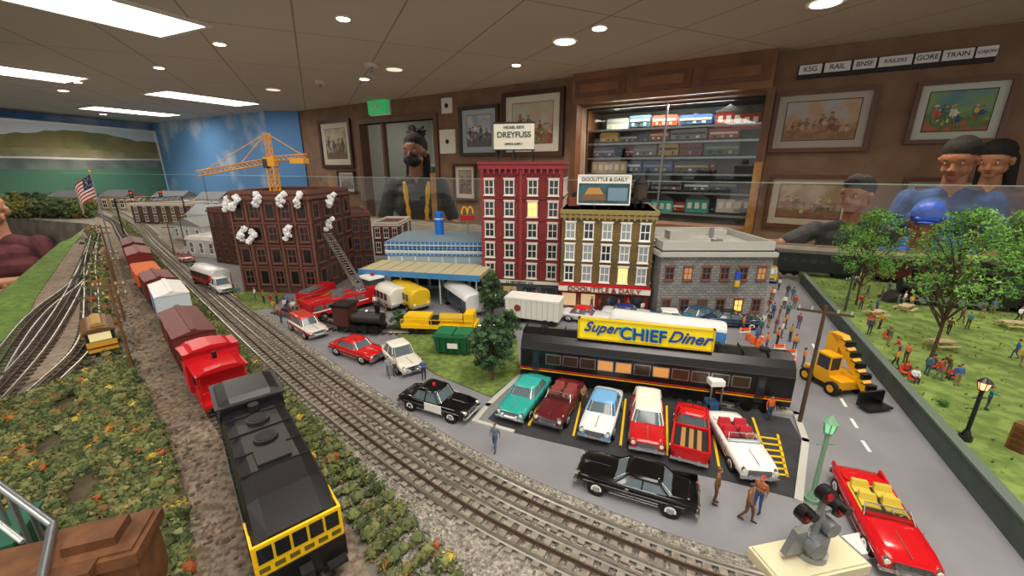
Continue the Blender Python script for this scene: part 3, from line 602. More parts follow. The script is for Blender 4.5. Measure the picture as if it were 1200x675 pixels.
# ---------------------------------------------------------------- vehicles
def car(name,pr,pf,body,roof=None,kind='sedan',L=5.1,W=1.95,H=1.5,fin=0,inter='#a01818',two_=None,sc=1/43,light=None):
    a,c,r=two(pr,pf,TZ+.002); cen=(a+c)/2
    BM=mat(body,.14); RM=mat(roof or body,.16); b=B(); h=L/2; IN=mat(inter,.5)
    lo=mat(two_,.16) if two_ else BM
    st=[(-1,.50,.74,.78),(-.97,.40,.86,.92),(-.82,.36,.93,.985),(-.45,.34,.95,1),(0,.34,.95,1),(.3,.34,.95,1),(.7,.36,.96,.985),(.93,.40,.90,.94),(.98,.44,.84,.88),(1,.52,.74,.76)]
    rings=[]
    for x,zb,zt,wf in st:
        w=W/2*wf; q=[(w*.88,zb),(w*.97,zb+.10),(w,(zb+zt)/2),(w*.985,zt-.13),(w*.93,zt-.02),(w*.6,zt+.01),(0,zt+.035)]
        rings.append([(x*h,y,z) for y,z in q]+[(x*h,-y,z) for y,z in q[-2::-1]])
    n=len(rings[0])
    b.loft(rings,(lambda i:lo if (i%n) in (0,1,n-3,n-2,2,n-4) and two_ else BM))
    for sx in (-.60,.62):
        for sy in (-1,1):
            x=sx*h; y=sy*W/2; b.cyl((x,y-sy*.25,.36),(x,y+sy*.006,.40),.43,BLK,n=18); b.cyl((x,y-sy*.24,.34),(x,y+sy*.02,.34),.345,TIRE,n=20)
            b.cyl((x,y+sy*.02,.34),(x,y+sy*.028,.34),.25,WHT if kind!='pickup' else CHR,n=18); b.cyl((x,y+sy*.028,.34),(x,y+sy*.05,.34),.17,CHR,n=16,r1=.12)
    for s in (-1,1):
        b.box(s*(h+.02)-.08,s*(h+.02)+.08,-W*.47,W*.47,.38,.54,CHR); 
        for y in (-.45,.45): b.box(s*(h+.06)-.06,s*(h+.06)+.06,y-.06,y+.06,.36,.64,CHR)
        b.box(-h*.8,h*.86,s*W/2*.985-.015,s*W/2*.985+.015,.66,.70,CHR); b.box(-h*.4,h*.4,s*W/2*.985-.02,s*W/2*.985+.012,.34,.40,CHR)
        b.cyl((h*.93,s*W*.37,.76),(h+.01,s*W*.37,.76),.13,CHR,n=12); b.cyl((h+.01,s*W*.37,.76),(h+.03,s*W*.37,.76),.10,HEADL,n=12)
        b.cyl((-h*.93,s*W*.38,.74),(-h-.02,s*W*.38,.74),.09,TAIL,n=10)
        if fin: b.ext([(-h*1.0,.8),(-h*.35,.93),(-h*.98,.95+fin)],s*W*.44-.05,s*W*.44+.05,BM)
        for x in (-.02,.33): b.box(x*h-.008,x*h+.008,s*W/2-.006-.002,s*W/2+.006,.42,.92,DK)
        b.box(h*.08,h*.14,s*(W/2)-.02,s*(W/2)+.03,.80,.83,CHR)
    b.box(h-.05,h+.02,-W*.28,W*.28,.54,.80,DK)
    for k in range(5): b.box(h-.04,h+.035,-W*.28,W*.28,.55+k*.055,.57+k*.055,CHR)
    b.box(h*.45,h*.93,-.02,.02,.965,1.0,CHR)
    def ring(x0,x1,w,z,rr=.18):
        return [(x0+rr,-w,z),(x1-rr,-w,z),(x1-rr*.3,-w*.9,z),(x1,-w*.6,z),(x1,w*.6,z),(x1-rr*.3,w*.9,z),(x1-rr,w,z),(x0+rr,w,z),(x0+rr*.3,w*.9,z),(x0,w*.6,z),(x0,-w*.6,z),(x0+rr*.3,-w*.9,z)]
    if kind in('sedan','pickup','wagon','old'):
        if kind=='sedan': q=(-.60*h,.36*h,-.42*h,.16*h)
        elif kind=='wagon': q=(-.93*h,.36*h,-.86*h,.16*h)
        elif kind=='old': q=(-.62*h,.30*h,-.40*h,.14*h)
        else: q=(-.12*h,.40*h,-.06*h,.24*h)
        w0=W*.44; w1=W*.36
        GB=mat('#5c6a70',.08)
        b.loft([ring(q[0],q[1],w0,.93),ring(q[2],q[3],w1,H-.1)],GB)
        b.loft([ring(q[2]-.06,q[3]+.05,w1+.03,H-.12),ring(q[2]-.03,q[3]+.0,w1,H-.03),ring(q[2]+.18,q[3]-.18,w1*.75,H)],RM)
        for s in (-1,1):
            for (x0,x1) in ((q[0]+.1,q[2]+.04),(q[1]-.12,q[3]-.05),((q[0]+q[1])/2,(q[2]+q[3])/2)): b.cyl((x0,s*(w0+.0),.93),(x1,s*(w1+.01),H-.09),.035,RM,n=6)
            for (x0,x1,yy) in ((q[0]+.02,q[2],.62),(q[1]-.02,q[3],.62)): b.cyl((x0,s*w0*yy*1.25,.93),(x1,s*w1*yy*1.25,H-.09),.03,CHR,n=6)
    if kind=='pickup':
        b.box(-h*.97,-h*.16,-W*.44,W*.44,.94,1.0,mat('#151515',.8))
        for s in (-1,1): b.box(-h*.98,-h*.14,s*W*.46-.05,s*W*.46+.05,.9,1.12,BM)
        b.box(-h,-h*.95,-W*.46,W*.46,.8,1.12,BM); b.box(-h*.17,-h*.12,-W*.46,W*.46,.9,1.14,BM)
        for y in (-.4,.0,.4): b.box(-h*.94,-h*.2,y-.12,y+.1,1.0,1.03,mat('#a5793f',.6))
    if kind=='convertible':
        b.exz([(x,y) for x,y,_ in ring(-.50*h,.24*h,W*.41,0)],.955,.995,IN); b.exz([(x,y) for x,y,_ in ring(-.46*h,.20*h,W*.37,0)],.99,1.0,mat('#2a2020',.8))
        for x in (-.42*h,-.12*h):
            for s in (-1,1): b.box(x,x+.55,s*.42-.34,s*.42+.34,.98,1.06,IN); b.fr(x-.05,x+.16,s*.42-.34,s*.42+.34,1.0,x-.14,x+.02,s*.42-.3,s*.42+.3,1.30,IN)
        b.box(.17*h,.24*h,-W*.40,W*.40,.98,1.08,BM)
        b.add([(.26*h,-W*.41,.98),(.26*h,W*.41,.98),(.13*h,W*.36,1.38),(.13*h,-W*.36,1.38)],[(0,1,2,3)],CGL)
        b.tube([(.26*h,-W*.41,.98),(.13*h,-W*.36,1.38),(.13*h,W*.36,1.38),(.26*h,W*.41,.98)],.03,CHR)
        b.tube([(.10*h+.03*math.cos(k*PI/6),.42+.2*math.cos(k*PI/6),1.14+.17*math.sin(k*PI/6)) for k in range(13)],.02,WHT)
        b.exz([(x,y) for x,y,_ in ring(-.72*h,-.50*h,W*.41,0)],.95,1.04,RM)
    if light: b.cyl((-.1*h,0,H),(-.1*h,0,H+.14),.09,mat(light,.3,emit=.5),n=10)
    return b.obj(name,cen,r,sc)
PC='classic_car'
car(PC,(630,455),(601,492),'#2f9e95','#3aa89e',H=1.52)
car(PC,(668,460),(644,500),'#5a1c22','#6a2228',kind='convertible',inter='#8a3a36')
car(PC,(714,466),(695,522),'#d9dde0','#6fa8d8',H=1.55,two_='#6fa8d8')
car(PC,(757,474),(757,538),'#b81d22','#e9e2d2',kind='wagon',H=1.6)
car('pickup_truck',(806,550),(810,486),'#c4151a','#c4151a',kind='pickup',H=1.75)
car('convertible_car',(846,500),(884,562),'#e8e6e2','#e8e6e2',kind='convertible',inter='#b01c2a')
car(PC,(803,592),(690,559),'#0c0c0f','#0c0c0f',L=5.4,W=2.05,H=1.42,fin=.12)
car('convertible_car',(1003,575),(1055,668),'#c5131c','#c5131c',kind='convertible',L=5.5,W=2.1,inter='#c9b03a',fin=.1)
o=car('police_car',(484,470),(546,488),'#0d0d10','#0d0d10',kind='old',H=1.65,L=5.0,light='#c01818')
b=B()
for s in (-1,1): b.box(-.35,.9,s*.985-.015,s*.985+.02,.42,.93,WHT)
p=b.obj('door_panels'); p.parent=o
car(PC,(344,378),(381,401),'#d9d4ce','#c4453a',kind='wagon',H=1.65,two_='#b0322c')
car(PC,(396,408),(446,425),'#c4201f','#c4201f',H=1.5); car(PC,(456,412),(486,441),'#dcd8cc','#e4e0d4',kind='old',H=1.75)
car(PC,(672,374),(700,378),'#d8d8da','#c02020',H=1.5); car(PC,(805,379),(832,371),'#31506a','#31506a',H=1.5); car(PC,(842,380),(870,382),'#1d3550','#222222',H=1.5)
car(PC,(903,322),(900,333),'#b89a2a','#b89a2a',kind='old',H=1.8); car(PC,(896,300),(893,308),'#c9a02a','#c9a02a'); car(PC,(918,308),(916,316),'#3a5a3a','#3a5a3a'); car(PC,(722,372),(748,375),'#cfd2d4','#2a3a7a',H=1.45); car(PC,(775,378),(800,380),'#2a6a8a','#e8e8e8',H=1.45)
car(PC,(254,336),(268,346),'#d8d8d8','#d8d8d8',kind='wagon',H=1.8); car(PC,(214,302),(222,310),'#a83028','#a83028'); car(PC,(232,318),(240,324),'#e0e0dc','#3a4a6a'); car(PC,(578,356),(600,358),'#4a5a3a','#4a5a3a')
def bus(name,pr,pf,c1,c2,L=.2,W=.056,H=.068):
    a,c,r=two(pr,pf,TZ+.002); L=(c-a).length if L is None else L; b=B(); m1=mat(c1,.25); m2=mat(c2,.3)
    pro=[(-W/2,.012),(W/2,.012),(W/2,H*.42),(W/2,H*.75),(W/2-.004,H-.007),(W/2-.014,H-.001),(0,H),(-W/2+.014,H-.001),(-W/2+.004,H-.007),(-W/2,H*.75),(-W/2,H*.42)]
    rings=[]
    for x,s in ((-.5,.82),(-.49,.94),(-.46,1),(.45,1),(.485,.95),(.5,.84)):
        rings.append([(x*L,y*s,.012+(z-.012)*(.5+.5*s)) for y,z in pro])
    n=len(pro); b.loft(rings,lambda i:(m2 if (i%n) in (1,10,9,2) else m1))
    k=int(L/.02)
    for i in range(k):
        x=-L*.44+L*.86*(i/k)
        for s in (-1,1): b.box(x,x+L*.86/k*.8,s*W/2-.0006,s*W/2+.0006,H*.47,H*.76,gl2)
    b.box(L*.478,L*.497,-W*.4,W*.4,H*.45,H*.78,gl2); b.box(-L*.497,-L*.478,-W*.35,W*.35,H*.5,H*.76,gl2)
    for x in (-.32,.32):
        for s in (-1,1): b.cyl((x*L,s*(W/2-.008),.010),(x*L,s*(W/2+.001),.010),.010,TIRE,n=16); b.cyl((x*L,s*(W/2+.001),.010),(x*L,s*(W/2+.002),.010),.005,CHR,n=12)
    b.box(L*.49,L*.51,-W*.45,W*.45,.012,.018,CHR)
    for s in (-1,1): b.cyl((L*.48,s*W*.33,.022),(L*.505,s*W*.33,.022),.003,HEADL,n=10)
    return b.obj(name,(a+c)/2,r)
bus('city_bus',(706,390),(858,411),'#dfe0dc','#3f78b8',L=.22,H=.058,W=.045)
bus('school_bus',(470,352),(492,364),'#d9b41c','#d9b41c',L=.13,H=.06); bus('delivery_van',(445,352),(470,364),'#e0ddd2','#b8b4a4',L=.11,H=.06)
bus('silver_coach',(528,350),(560,374),'#d6d8da','#3f4a55',L=.15,H=.06); bus('blue_coach',(238,330),(262,338),'#d8d8d4','#b42a24',L=.14,H=.06)
a,W,r=bframe((592,378),(654,386)); b=B(); b.box(0,W,0,.05,.016,.062,mat('#dcdcd4',.5)); b.box(-.001,W+.001,-.001,.051,.06,.064,WHT)
for x in (.015,.03,W-.03,W-.015): b.cyl((x,-.001,.009),(x,.051,.009),.009,TIRE,n=14)
for k in range(10): b.box(W*k/10,W*k/10+.001,-.0008,0,.018,.06,CON)
b.cyl((.03,-.0015,.04),(.03,0,.04),.008,mat('#8a3a2a',.5),n=16); b.obj('box_trailer',a,r)
def rot(r): return Matrix.Rotation(r,3,'Z')
a,c,r=two((370,374),(440,354),TZ+.002); b=B()
b.box(-.1,.045,-.028,.028,.014,.044,REDM); b.box(.045,.1,-.029,.029,.014,.056,REDM); b.fr(.05,.1,-.028,.028,.056,.055,.095,-.026,.026,.070,gl2); b.box(.052,.097,-.028,.028,.070,.074,WHT)
b.box(-.1,.045,-.029,.029,.024,.027,WHT); b.cyl((-.02,0,.044),(-.02,0,.056),.018,STEEL,n=16); b.cyl((.035,0,.044),(.035,0,.06),.014,STEEL,n=16)
for x in (-.075,-.045,.07):
    for s in (-1,1): b.cyl((x,s*.018,.011),(x,s*.030,.011),.011,TIRE,n=14); b.cyl((x,s*.030,.011),(x,s*.031,.011),.006,CHR,n=12)
for k in range(5): b.box(-.095+k*.027,-.073+k*.027,-.0295,.0295,.03,.040,STEEL)
for s in (-1,1): b.tube([(-.1,s*.025,.044),(-.1,s*.025,.052),(.04,s*.025,.052)],.0008,CHR)
b.cyl((.08,0,.074),(.08,0,.081),.005,TAIL); o=b.obj('fire_truck',(a+c)/2,r)
b=B(); p0=Vector((.035,0,.06)); base=(a+c)/2+rot(r)@p0; end=D(383,274,1.12)
u=(end-base).normalized(); sdv=u.cross(Vector((0,0,1))).normalized()*.011; upv=sdv.cross(u).normalized()*.008
base=base-u*.025
for s in (-1,1):
    b.cyl(base+sdv*s,end+sdv*s*.7,.0018,CHR,n=6); b.cyl(base+sdv*s+upv,end+sdv*s*.7+upv,.0012,CHR,n=6)
for k in range(24):
    q=base.lerp(end,k/23); b.cyl(q-sdv,q+sdv,.001,CHR,n=5); 
    for s in (-1,1): b.cyl(q+sdv*s,q+sdv*s+upv,.0007,CHR,n=4)
b.obj('aerial_ladder')
a,c,r=two((360,362),(385,350),TZ+.002); b=B(); b.box(-.05,.02,-.022,.022,.012,.042,REDM); b.box(.02,.05,-.022,.022,.012,.046,REDM); b.box(.024,.051,-.02,.02,.032,.044,gl2); b.box(-.05,.02,-.023,.023,.024,.027,YEL); b.box(-.045,.015,-.014,.014,.042,.047,STEEL)
for x in (-.03,.032):
    for s in (-1,1): b.cyl((x,s*.014,.010),(x,s*.024,.010),.010,TIRE)
b.obj('fire_engine',(a+c)/2,r)
track('siding_track',spl([g2(*p) for p in ((330,365),(395,383),(450,388),(520,388),(600,386))],12),TZ+.002,TIE)
a,c,r=two((486,386),(548,388),TZ+.009); b=B(); b.box(-.08,.08,-.024,.024,.012,.02,YEL); b.box(-.075,-.02,-.018,.018,.02,.036,YEL); b.cyl((.0,0,.028),(.05,0,.028),.012,mat('#c9a21a',.5)); b.box(.055,.075,-.02,.02,.02,.045,YEL); b.box(-.02,.0,-.02,.02,.02,.028,DK)
for k in range(8): b.cyl((-.08+k*.022,-.024,.02),(-.08+k*.022,-.024,.032),.0008,YEL,n=5)
b.cyl((-.08,-.024,.032),(.076,-.024,.032),.0008,YEL,n=5)
for x in (-.06,-.04,.04,.06): b.cyl((x,-.02,.007),(x,.02,.007),.007,BLK)
b.obj('yellow_work_flatcar',(a+c)/2,r)
a,c,r=two((400,384),(450,388),TZ+.009); b=B(); b.cyl((-.02,0,.028),(.05,0,.028),.014,mat('#2a2422',.5),n=16); b.box(-.055,-.02,-.02,.02,.012,.055,mat('#4a2018',.5)); b.box(-.058,-.016,-.023,.023,.055,.059,BLK); b.cyl((.04,0,.04),(.04,0,.06),.005,BLK,r1=.007); b.sph((.015,0,.043),.006,CHR); b.box(-.05,.05,-.018,.018,.008,.014,BLK)
for x in (-.04,-.01,.015,.04):
    for s in (-1,1): b.cyl((x,s*.014,.009),(x,s*.019,.009),.009,BLK,n=14)
b.obj('model_steam_engine',(a+c)/2,r)
a,c,r=two((512,415),(551,417),TZ+.004); b=B(); gm=mat('#1c5c38',.5); L=(c-a).length
b.fr(0,L,0,.04,.004,-.004,L+.004,-.004,.044,.036,gm); b.box(-.006,L+.006,-.006,.046,.036,.039,gm); b.box(0,L*.48,0,.04,.039,.043,mat('#24714a',.5)); b.box(L*.52,L,0,.04,.039,.043,mat('#24714a',.5))
for k in range(5): b.box(L*(k+.3)/5,L*(k+.45)/5,-.006,-.001,.006,.036,gm)
b.box(L*.35,L*.65,-.0065,-.005,.016,.026,WHT); b.obj('dumpster',a,r)
a,c,r=two((610,447),(923,489),TZ+.002); L=(c-a).length; b=B(); BK=mat('#111113',.28); W=.066; H=.088
pro=[(0,.016),(0,.062),(.004,.074),(.014,.083),(W/2,.088),(W-.014,.083),(W-.004,.074),(W,.062),(W,.016)]
b.loft([[(x,y,z) for y,z in pro] for x in (0,L)],BK,sm=0)
k=13
for i in range(k):
    x=L*.04+L*.9*i/k; m=mat('#c98a4a',.4,emit=.45) if i in(4,5,7) else mat('#3b2c22',.2)
    if i in (0,12): b.box(x+.004,x+.016,-.0012,0,.018,.06,mat('#222226',.4)); b.box(x+.006,x+.014,-.002,0,.04,.055,gl2); continue
    b.box(x,x+L*.055,-.001,.0,.040,.055,m); b.box(x-.0015,x+L*.055+.0015,-.0006,0,.0385,.0565,STEEL)
b.box(0,L,-.0012,0,.028,.0295,mat('#b32a1e',.4)); b.box(0,L,-.0012,0,.025,.0262,YEL); b.box(0,L,-.001,0,.062,.0635,mat('#3a3a3c',.4))
for x in (.03,.055,L-.055,L-.03): b.cyl((x,-.0,.01),(x,W,.01),.009,BLK,n=14)
for x in (.02,L-.07): b.box(x,x+.05,.0,.004,.006,.014,DK)
b.box(.09,L-.09,.006,W-.006,.004,.016,DK)
for i in range(12): b.box(L*i/12,L*i/12+.0007,.014,W-.014,.083,.0885,DK)
for i in range(6): b.box(L*(i+.4)/6,L*(i+.4)/6+.012,.028,.038,.087,.091,DK)
o=b.obj('diner_rail_car',a,r); DA,Dr,DL=a.copy(),r,L
track('diner_track',[a+rot(r)@Vector((-.02+.02*i,W/2,0)) for i in range(int(L/.02)+3)],TZ+.0005,TIE)
b=B(); x0,x1=L*.235,L*.72; SY=mat('#ecd61a',.4,emit=.2); b.box(x0,x1,.010,.016,.088,.118,SY)
for q in ((x0-.003,x1+.003,.086,.0885),(x0-.003,x1+.003,.1175,.12),(x0-.003,x0,.086,.12),(x1,x1+.003,.086,.12)): b.box(q[0],q[1],.008,.018,q[2],q[3],mat('#d9b81a',.4))
for x in (x0+.02,(x0+x1)/2,x1-.02): b.cyl((x,.018,.082),(x,.03,.084),.0015,DK); b.cyl((x,.017,.082),(x,.017,.115),.0013,DK)
o=b.obj('diner_sign',a,r); SB_=mat('#12409a',.4); TL=mat('#19a0b0',.4); SW=x1-x0
text(o,'Super',.023,(x0+SW*.17,.008,.107),SB_,sh=.4,ext=.0014); text(o,'CHIEF',.0275,(x0+SW*.49,.008,.1018),TL,ext=.001,sx=.95); text(o,'CHIEF',.0275,(x0+SW*.498,.0065,.1010),SB_,ext=.0008,sx=.93); text(o,'Diner',.025,(x0+SW*.83,.008,.103),SB_,sh=.4,ext=.0014)
p=G(833,480); b=B()
for x in (-.008,.008):
    for y in (-.008,.008): b.box(x-.001,x+.001,y-.001,y+.001,0,.046,STEEL)
b.box(-.01,.01,-.01,.01,.042,.05,WHT); b.box(-.009,.009,-.009,.009,0,.012,mat('#3a5a8a',.4)); b.box(-.008,.008,.007,.008,.01,.042,glw); b.box(-.004,.004,.002,.006,.02,.034,DK); b.obj('phone_booth',(p.x,p.y,TZ+.002))
# ---------------------------------------------------------------- main train
TR=resamp(TCp,.004)
def at(x):
    i=min(range(len(TR)),key=lambda k:abs(TR[k].x-x)); d=(TR[min(i+6,len(TR)-1)]-TR[max(i-6,0)]).normalized(); return TR[i],math.atan2(d.y,d.x)
def trucks(b,xs,W):
    for x in xs:
        for d in (-.014,.014):
            for s in (-1,1): b.cyl((x+d,s*.013,.0075),(x+d,s*.0185,.0075),.0085,DK,n=14)
        for s in (-1,1): b.box(x-.024,x+.024,s*.02-.0015,s*.02+.0015,.005,.014,BLK)
        b.box(x-.008,x+.008,-.018,.018,.008,.016,BLK)
RT=TZ+.0075
p,r=at(-.262); b=B(); EB=mat('#1a1a1d',.35); EB2=mat('#242428',.45)
b.box(-.135,.133,-.033,.033,.014,.024,EB); trucks(b,(-.085,.085),.06); b.box(-.04,.04,-.022,.022,.006,.014,DK)
def sect(w,h,n0=.024,k=.86): return [(-w,n0),(-w,h*k),(-w*.9,h*.96),(-w*.62,h),(w*.62,h),(w*.9,h*.96),(w,h*k),(w,n0)]
b.loft([[(x,y,z) for y,z in sect(w,h)] for x,w,h in ((-.128,.0305,.076),(-.07,.0315,.079),(.07,.032,.080),(.098,.0325,.074),(.132,.0328,.0615))],EB,sm=0)
b.loft([[(x,y,z) for y,z in sect(w,h,.03)] for x,w,h in ((-.118,.032,.089),(-.112,.033,.094),(-.062,.033,.094),(-.056,.032,.089))],EB,sm=0)
b.box(-.122,-.052,-.0345,.0345,.0865,.0885,EB2)
for x in (-.02,.02): b.cyl((x,0,.079),(x,0,.0825),.011,EB2,n=20); b.cyl((x,0,.0825),(x,0,.083),.009,DK,n=20)
b.box(.04,.066,-.014,.014,.0795,.083,EB2); b.cyl((-.043,0,.079),(-.043,0,.088),.0055,DK,n=14)
for x in (-.035,.0,.038,.07): b.box(x-.0005,x+.0005,-.0285,.0285,.0785,.0808,DK)
for s in (-1,1):
    for x in (-.108,-.086): b.box(x,x+.018,s*.0328-.0012,s*.0328+.0012,.064,.083,gl2)
    for k in range(13): b.box(-.042+k*.0105,-.036+k*.0105,s*.0318-.001,s*.0318+.001,.034,.062,DK)
    b.tube([(-.05,s*.0335,.046),(.1,s*.0338,.046)],.0006,STEEL)
    b.box(.100,.1335,s*.0332-.001,s*.0332+.001,.030,.058,YEL)
    for k in range(2): b.box(.104+k*.0145,.115+k*.0145,s*.0344-.0005,s*.0344+.0005,.043,.055,mat('#15181a',.15))
fx=.133
b.box(fx,fx+.0025,-.0335,.0335,.030,.060,YEL)
for k in range(5):
    y=-.0254+k*.0127; b.box(fx+.0025,fx+.0036,y-.0053,y+.0053,.043,.057,mat('#15181a',.15))
for k in range(6): y=-.0275+k*.011; b.box(fx+.0025,fx+.0034,y-.0038,y+.0038,.034,.038,mat('#5d5210',.5))
b.box(fx,fx+.004,-.034,.034,.008,.030,BLK); b.box(fx+.004,fx+.014,-.005,.005,.012,.022,DK)
for s in (-1,1): b.box(fx+.002,fx+.012,s*.024-.008,s*.024+.008,.008,.011,DK)
b.obj('switcher_locomotive',(p.x,p.y,RT),r)
p,r=at(-.462); b=B(); RC=mat('#c4141f',.35); b.box(-.075,.075,-.03,.03,.016,.022,RC); trucks(b,(-.045,.045),.06)
def hood2(x0,x1,w,h,m,n0): 
    pr=[(-w,n0),(-w,h*.88),(-w*.6,h*.97),(0,h),(w*.6,h*.97),(w,h*.88),(w,n0)]; b.loft([[(x,y,z) for y,z in pr] for x in (x0,x1)],m,sm=0)
hood2(-.058,.058,.029,.070,RC,.022); hood2(-.072,.072,.032,.074,RC,.0665); hood2(-.018,.018,.034,.088,RC,.022); hood2(-.02,.02,.035,.09,RC,.084)
for s in (-1,1):
    for x in (-.045,.03): b.box(x,x+.014,s*.0295-.001,s*.0295+.001,.044,.058,DK)
    b.box(-.012,.012,s*.0345-.001,s*.0345+.001,.072,.082,DK)
    for x in (-.07,.07): b.cyl((x,s*.028,.022),(x,s*.028,.07),.0008,RC,n=5); 
    for x in (-1,1): b.tube([(x*.073,s*.028,.04),(x*.073,0,.04)],.0008,RC,n=5)
b.cyl((.035,0,.072),(.035,0,.084),.003,BLK); b.obj('caboose',(p.x,p.y,RT),r)
def boxcar(name,x,c,L=.15,H=.075,roof=None,hopper=False,c2=None):
    p,r=at(x); b=B(); m=mat(c,.5); b.box(-L/2,L/2,-.028,.028,.016,.02,BLK); trucks(b,(-L*.33,L*.33),.06)
    b.box(-L*.48,L*.48,-.029,.029,.02,H-.006,m)
    if hopper: b.box(-L*.46,L*.46,-.026,.026,H-.0058,H-.003,mat('#d8703a',.8))
    else:
        b.add([(-L*.49,-.031,H-.005),(L*.49,-.031,H-.005),(L*.49,.031,H-.005),(-L*.49,.031,H-.005),(-L*.49,0,H+.003),(L*.49,0,H+.003)],[(0,1,5,4),(2,3,4,5),(0,4,3),(1,2,5)],mat(roof or c,.5))
        b.box(-L*.49,L*.49,-.004,.004,H+.003,H+.0045,mat(roof or c,.6))
    for k in range(12):
        xx=-L*.46+L*.92*k/11
        for s in (-1,1): b.box(xx-.0012,xx+.0012,s*.029-.0012,s*.029+.0012,.02,H-.006,m)
    for s in (-1,1): b.box(-.016,.016,s*.0302-.001,s*.0302+.001,.022,H-.009,mat(c2 or c,.45))
    b.obj(name,(p.x,p.y,RT),r)
boxcar('boxcar',-.604,'#6e2a26',L=.185,roof='#6a302a'); boxcar('refrigerator_car',-.79,'#c8d4dc',L=.15,roof='#ececec',c2='#3f74b8',H=.08); boxcar('ore_car',-.93,'#6e2424',L=.13)
boxcar('gondola_car',-1.09,'#e0601f',L=.2,hopper=True,H=.06); boxcar('boxcar',-1.27,'#7a1d1a',L=.19); boxcar('boxcar',-1.45,'#671a1a',L=.19)
a,c,r=two((118,392),(126,424),TZ+.002); b=B(); b.box(-.06,.06,-.025,.025,.01,.034,mat('#d2a63a',.4)); b.box(-.058,.058,-.024,.024,.034,.056,gl2)
for k in range(8):
    for s in (-1,1): b.box(-.058+k*.0163,-.055+k*.0163,s*.0245-.001,s*.0245+.001,.034,.056,mat('#7a4a1a',.5))
hood2(-.064,.064,.028,.066,mat('#6a4a2a',.5),.056); hood2(-.045,.045,.013,.074,mat('#b08a4a',.5),.066); b.box(-.0605,.0605,-.0255,.0255,.018,.022,mat('#8a2a1a',.4)); b.box(.06,.061,-.018,.018,.036,.054,mat('#e8d7a0',.4,emit=.4))
for x in (-.035,.035): b.cyl((x,-.02,.007),(x,.02,.007),.007,BLK)
b.obj('yellow_trolley',(a+c)/2,r,.85)
def pole(name,px,py,h,z=TZ,arms=2,m=None,aw=.022,ar=.3):
    p=G(px,py,z); b=B(); m=m or mat('#6b4a2c',.8); b.cyl((0,0,0),(0,0,h),.0028,m,r1=.002,n=8)
    for k in range(arms):
        zz=h*.94-k*.016; b.box(-aw,aw,-.0015,.0015,zz,zz+.003,m)
        for q in (-1,-.5,.5,1): b.cyl((q*aw*.92,0,zz+.003),(q*aw*.92,0,zz+.007),.0012,mat('#a8c4b8',.3),n=6)
    b.obj(name,p,ar)
for px,py,h in ((157,437,.17),(146,375,.17),(136,330,.18),(205,300,.14),(217,288,.14)): pole('telegraph_pole',px,py,h)
pole('utility_pole',936,498,.178,arms=1,aw=.03,ar=-.5,m=mat('#4a3828',.8)); pole('utility_pole',895,345,.11,arms=1); pole('utility_pole',988,372,.1,arms=1,m=mat('#3a3a3a',.6))
p=G(133,300); b=B(); b.cyl((0,0,0),(0,0,.33),.0035,STEEL,r1=.002,n=8); b.sph((0,0,.333),.005,YEL); fw,fh=.11,.085; nx=14
FR,FW,FB=mat('#a82430',.7),mat('#e2dfd8',.7),mat('#25305c',.7)
def fp(u,v): return (-.004-fw*u*.75, .012*math.sin(u*7+v), .325-.05*u*u-fh*v-.03*u)
for i in range(nx):
    for j in range(13):
        m=FB if (i<nx*.42 and j<7) else (FR if j%2==0 else FW); u0,u1,v0,v1=i/nx,(i+1)/nx,j/13,(j+1)/13
        b.add([fp(u0,v0),fp(u1,v0),fp(u1,v1),fp(u0,v1)],[(0,1,2,3)],m,1)
for k in range(14): x,y,z=fp(.03+.36*R.random(),.04+.45*R.random()); b.box(x-.001,x+.001,y-.003,y+.003,z-.001,z+.001,FW)
b.obj('flag_on_pole',p,fix=False)
# ---------------------------------------------------------------- trees
def tree(name,p,h,rad,cols,n=60,leaves=30,trunk='#4b3a2a',low=.35,core=False,cr=.22,tr=.03,ls=.22):
    b=B(); tm=mat(trunk,.9); ms=[mat(c,.85) for c in cols]; top=Vector((R.uniform(-.05,.05)*h,R.uniform(-.05,.05)*h,h*.85)); mid=top*.5+Vector((R.uniform(-.02,.02)*h,0,0)); b.cyl((0,0,0),mid,h*tr,tm,r1=h*tr*.6,n=8); b.cyl(mid,top,h*tr*.6,tm,r1=h*tr*.2,n=6)
    for k in range(n):
        f=R.random(); z=h*(low+(1-low)*f)*.97; rr=rad*(math.sin(PI*min(1,.15+f*.85))**.6)*math.sqrt(R.random()); q=2*PI*R.random()
        c=Vector((rr*math.cos(q),rr*math.sin(q),z))
        if k%3==0: b.cyl(top*max(.2,(z/h-.15)),c,h*.006,tm,r1=h*.003,n=4)
        clump(b,c,rad*cr*R.uniform(.7,1.3),R.choice(ms),leaves,core=core,ls=ls)
    return b.obj(name,p,fix=False)
DG=['#36542f','#2a4528','#446238']; LG=['#5a8a36','#6a9c42','#4a7a2e','#7aa850']
p=G(577,372); tree('leafy_tree',p,.115,.032,DG,90,26,core=True,cr=.22,low=.22,ls=.4); p=G(577,447); tree('leafy_tree',(p.x,p.y,TZ+.004),.115,.035,DG,110,26,core=True,cr=.22,low=.25,trunk='#6a5040',ls=.4)
p=G(596,405); tree('leafy_tree',(p.x,p.y,TZ+.004),.075,.026,DG,60,26,core=True,cr=.22,low=.2,ls=.4)
p=G(468,388); tree('leafy_bush',(p.x,p.y,TZ+.003),.045,.018,DG,34,20,core=True,cr=.3,low=.3,ls=.4)
p=G(1003,357,PZ); tree('park_tree',p,.24,.078,LG,130,40,low=.36,tr=.011,cr=.15,ls=.26); p=G(1091,420,PZ); tree('park_tree',p,.27,.075,LG,130,40,low=.42,tr=.011,cr=.15,ls=.26)
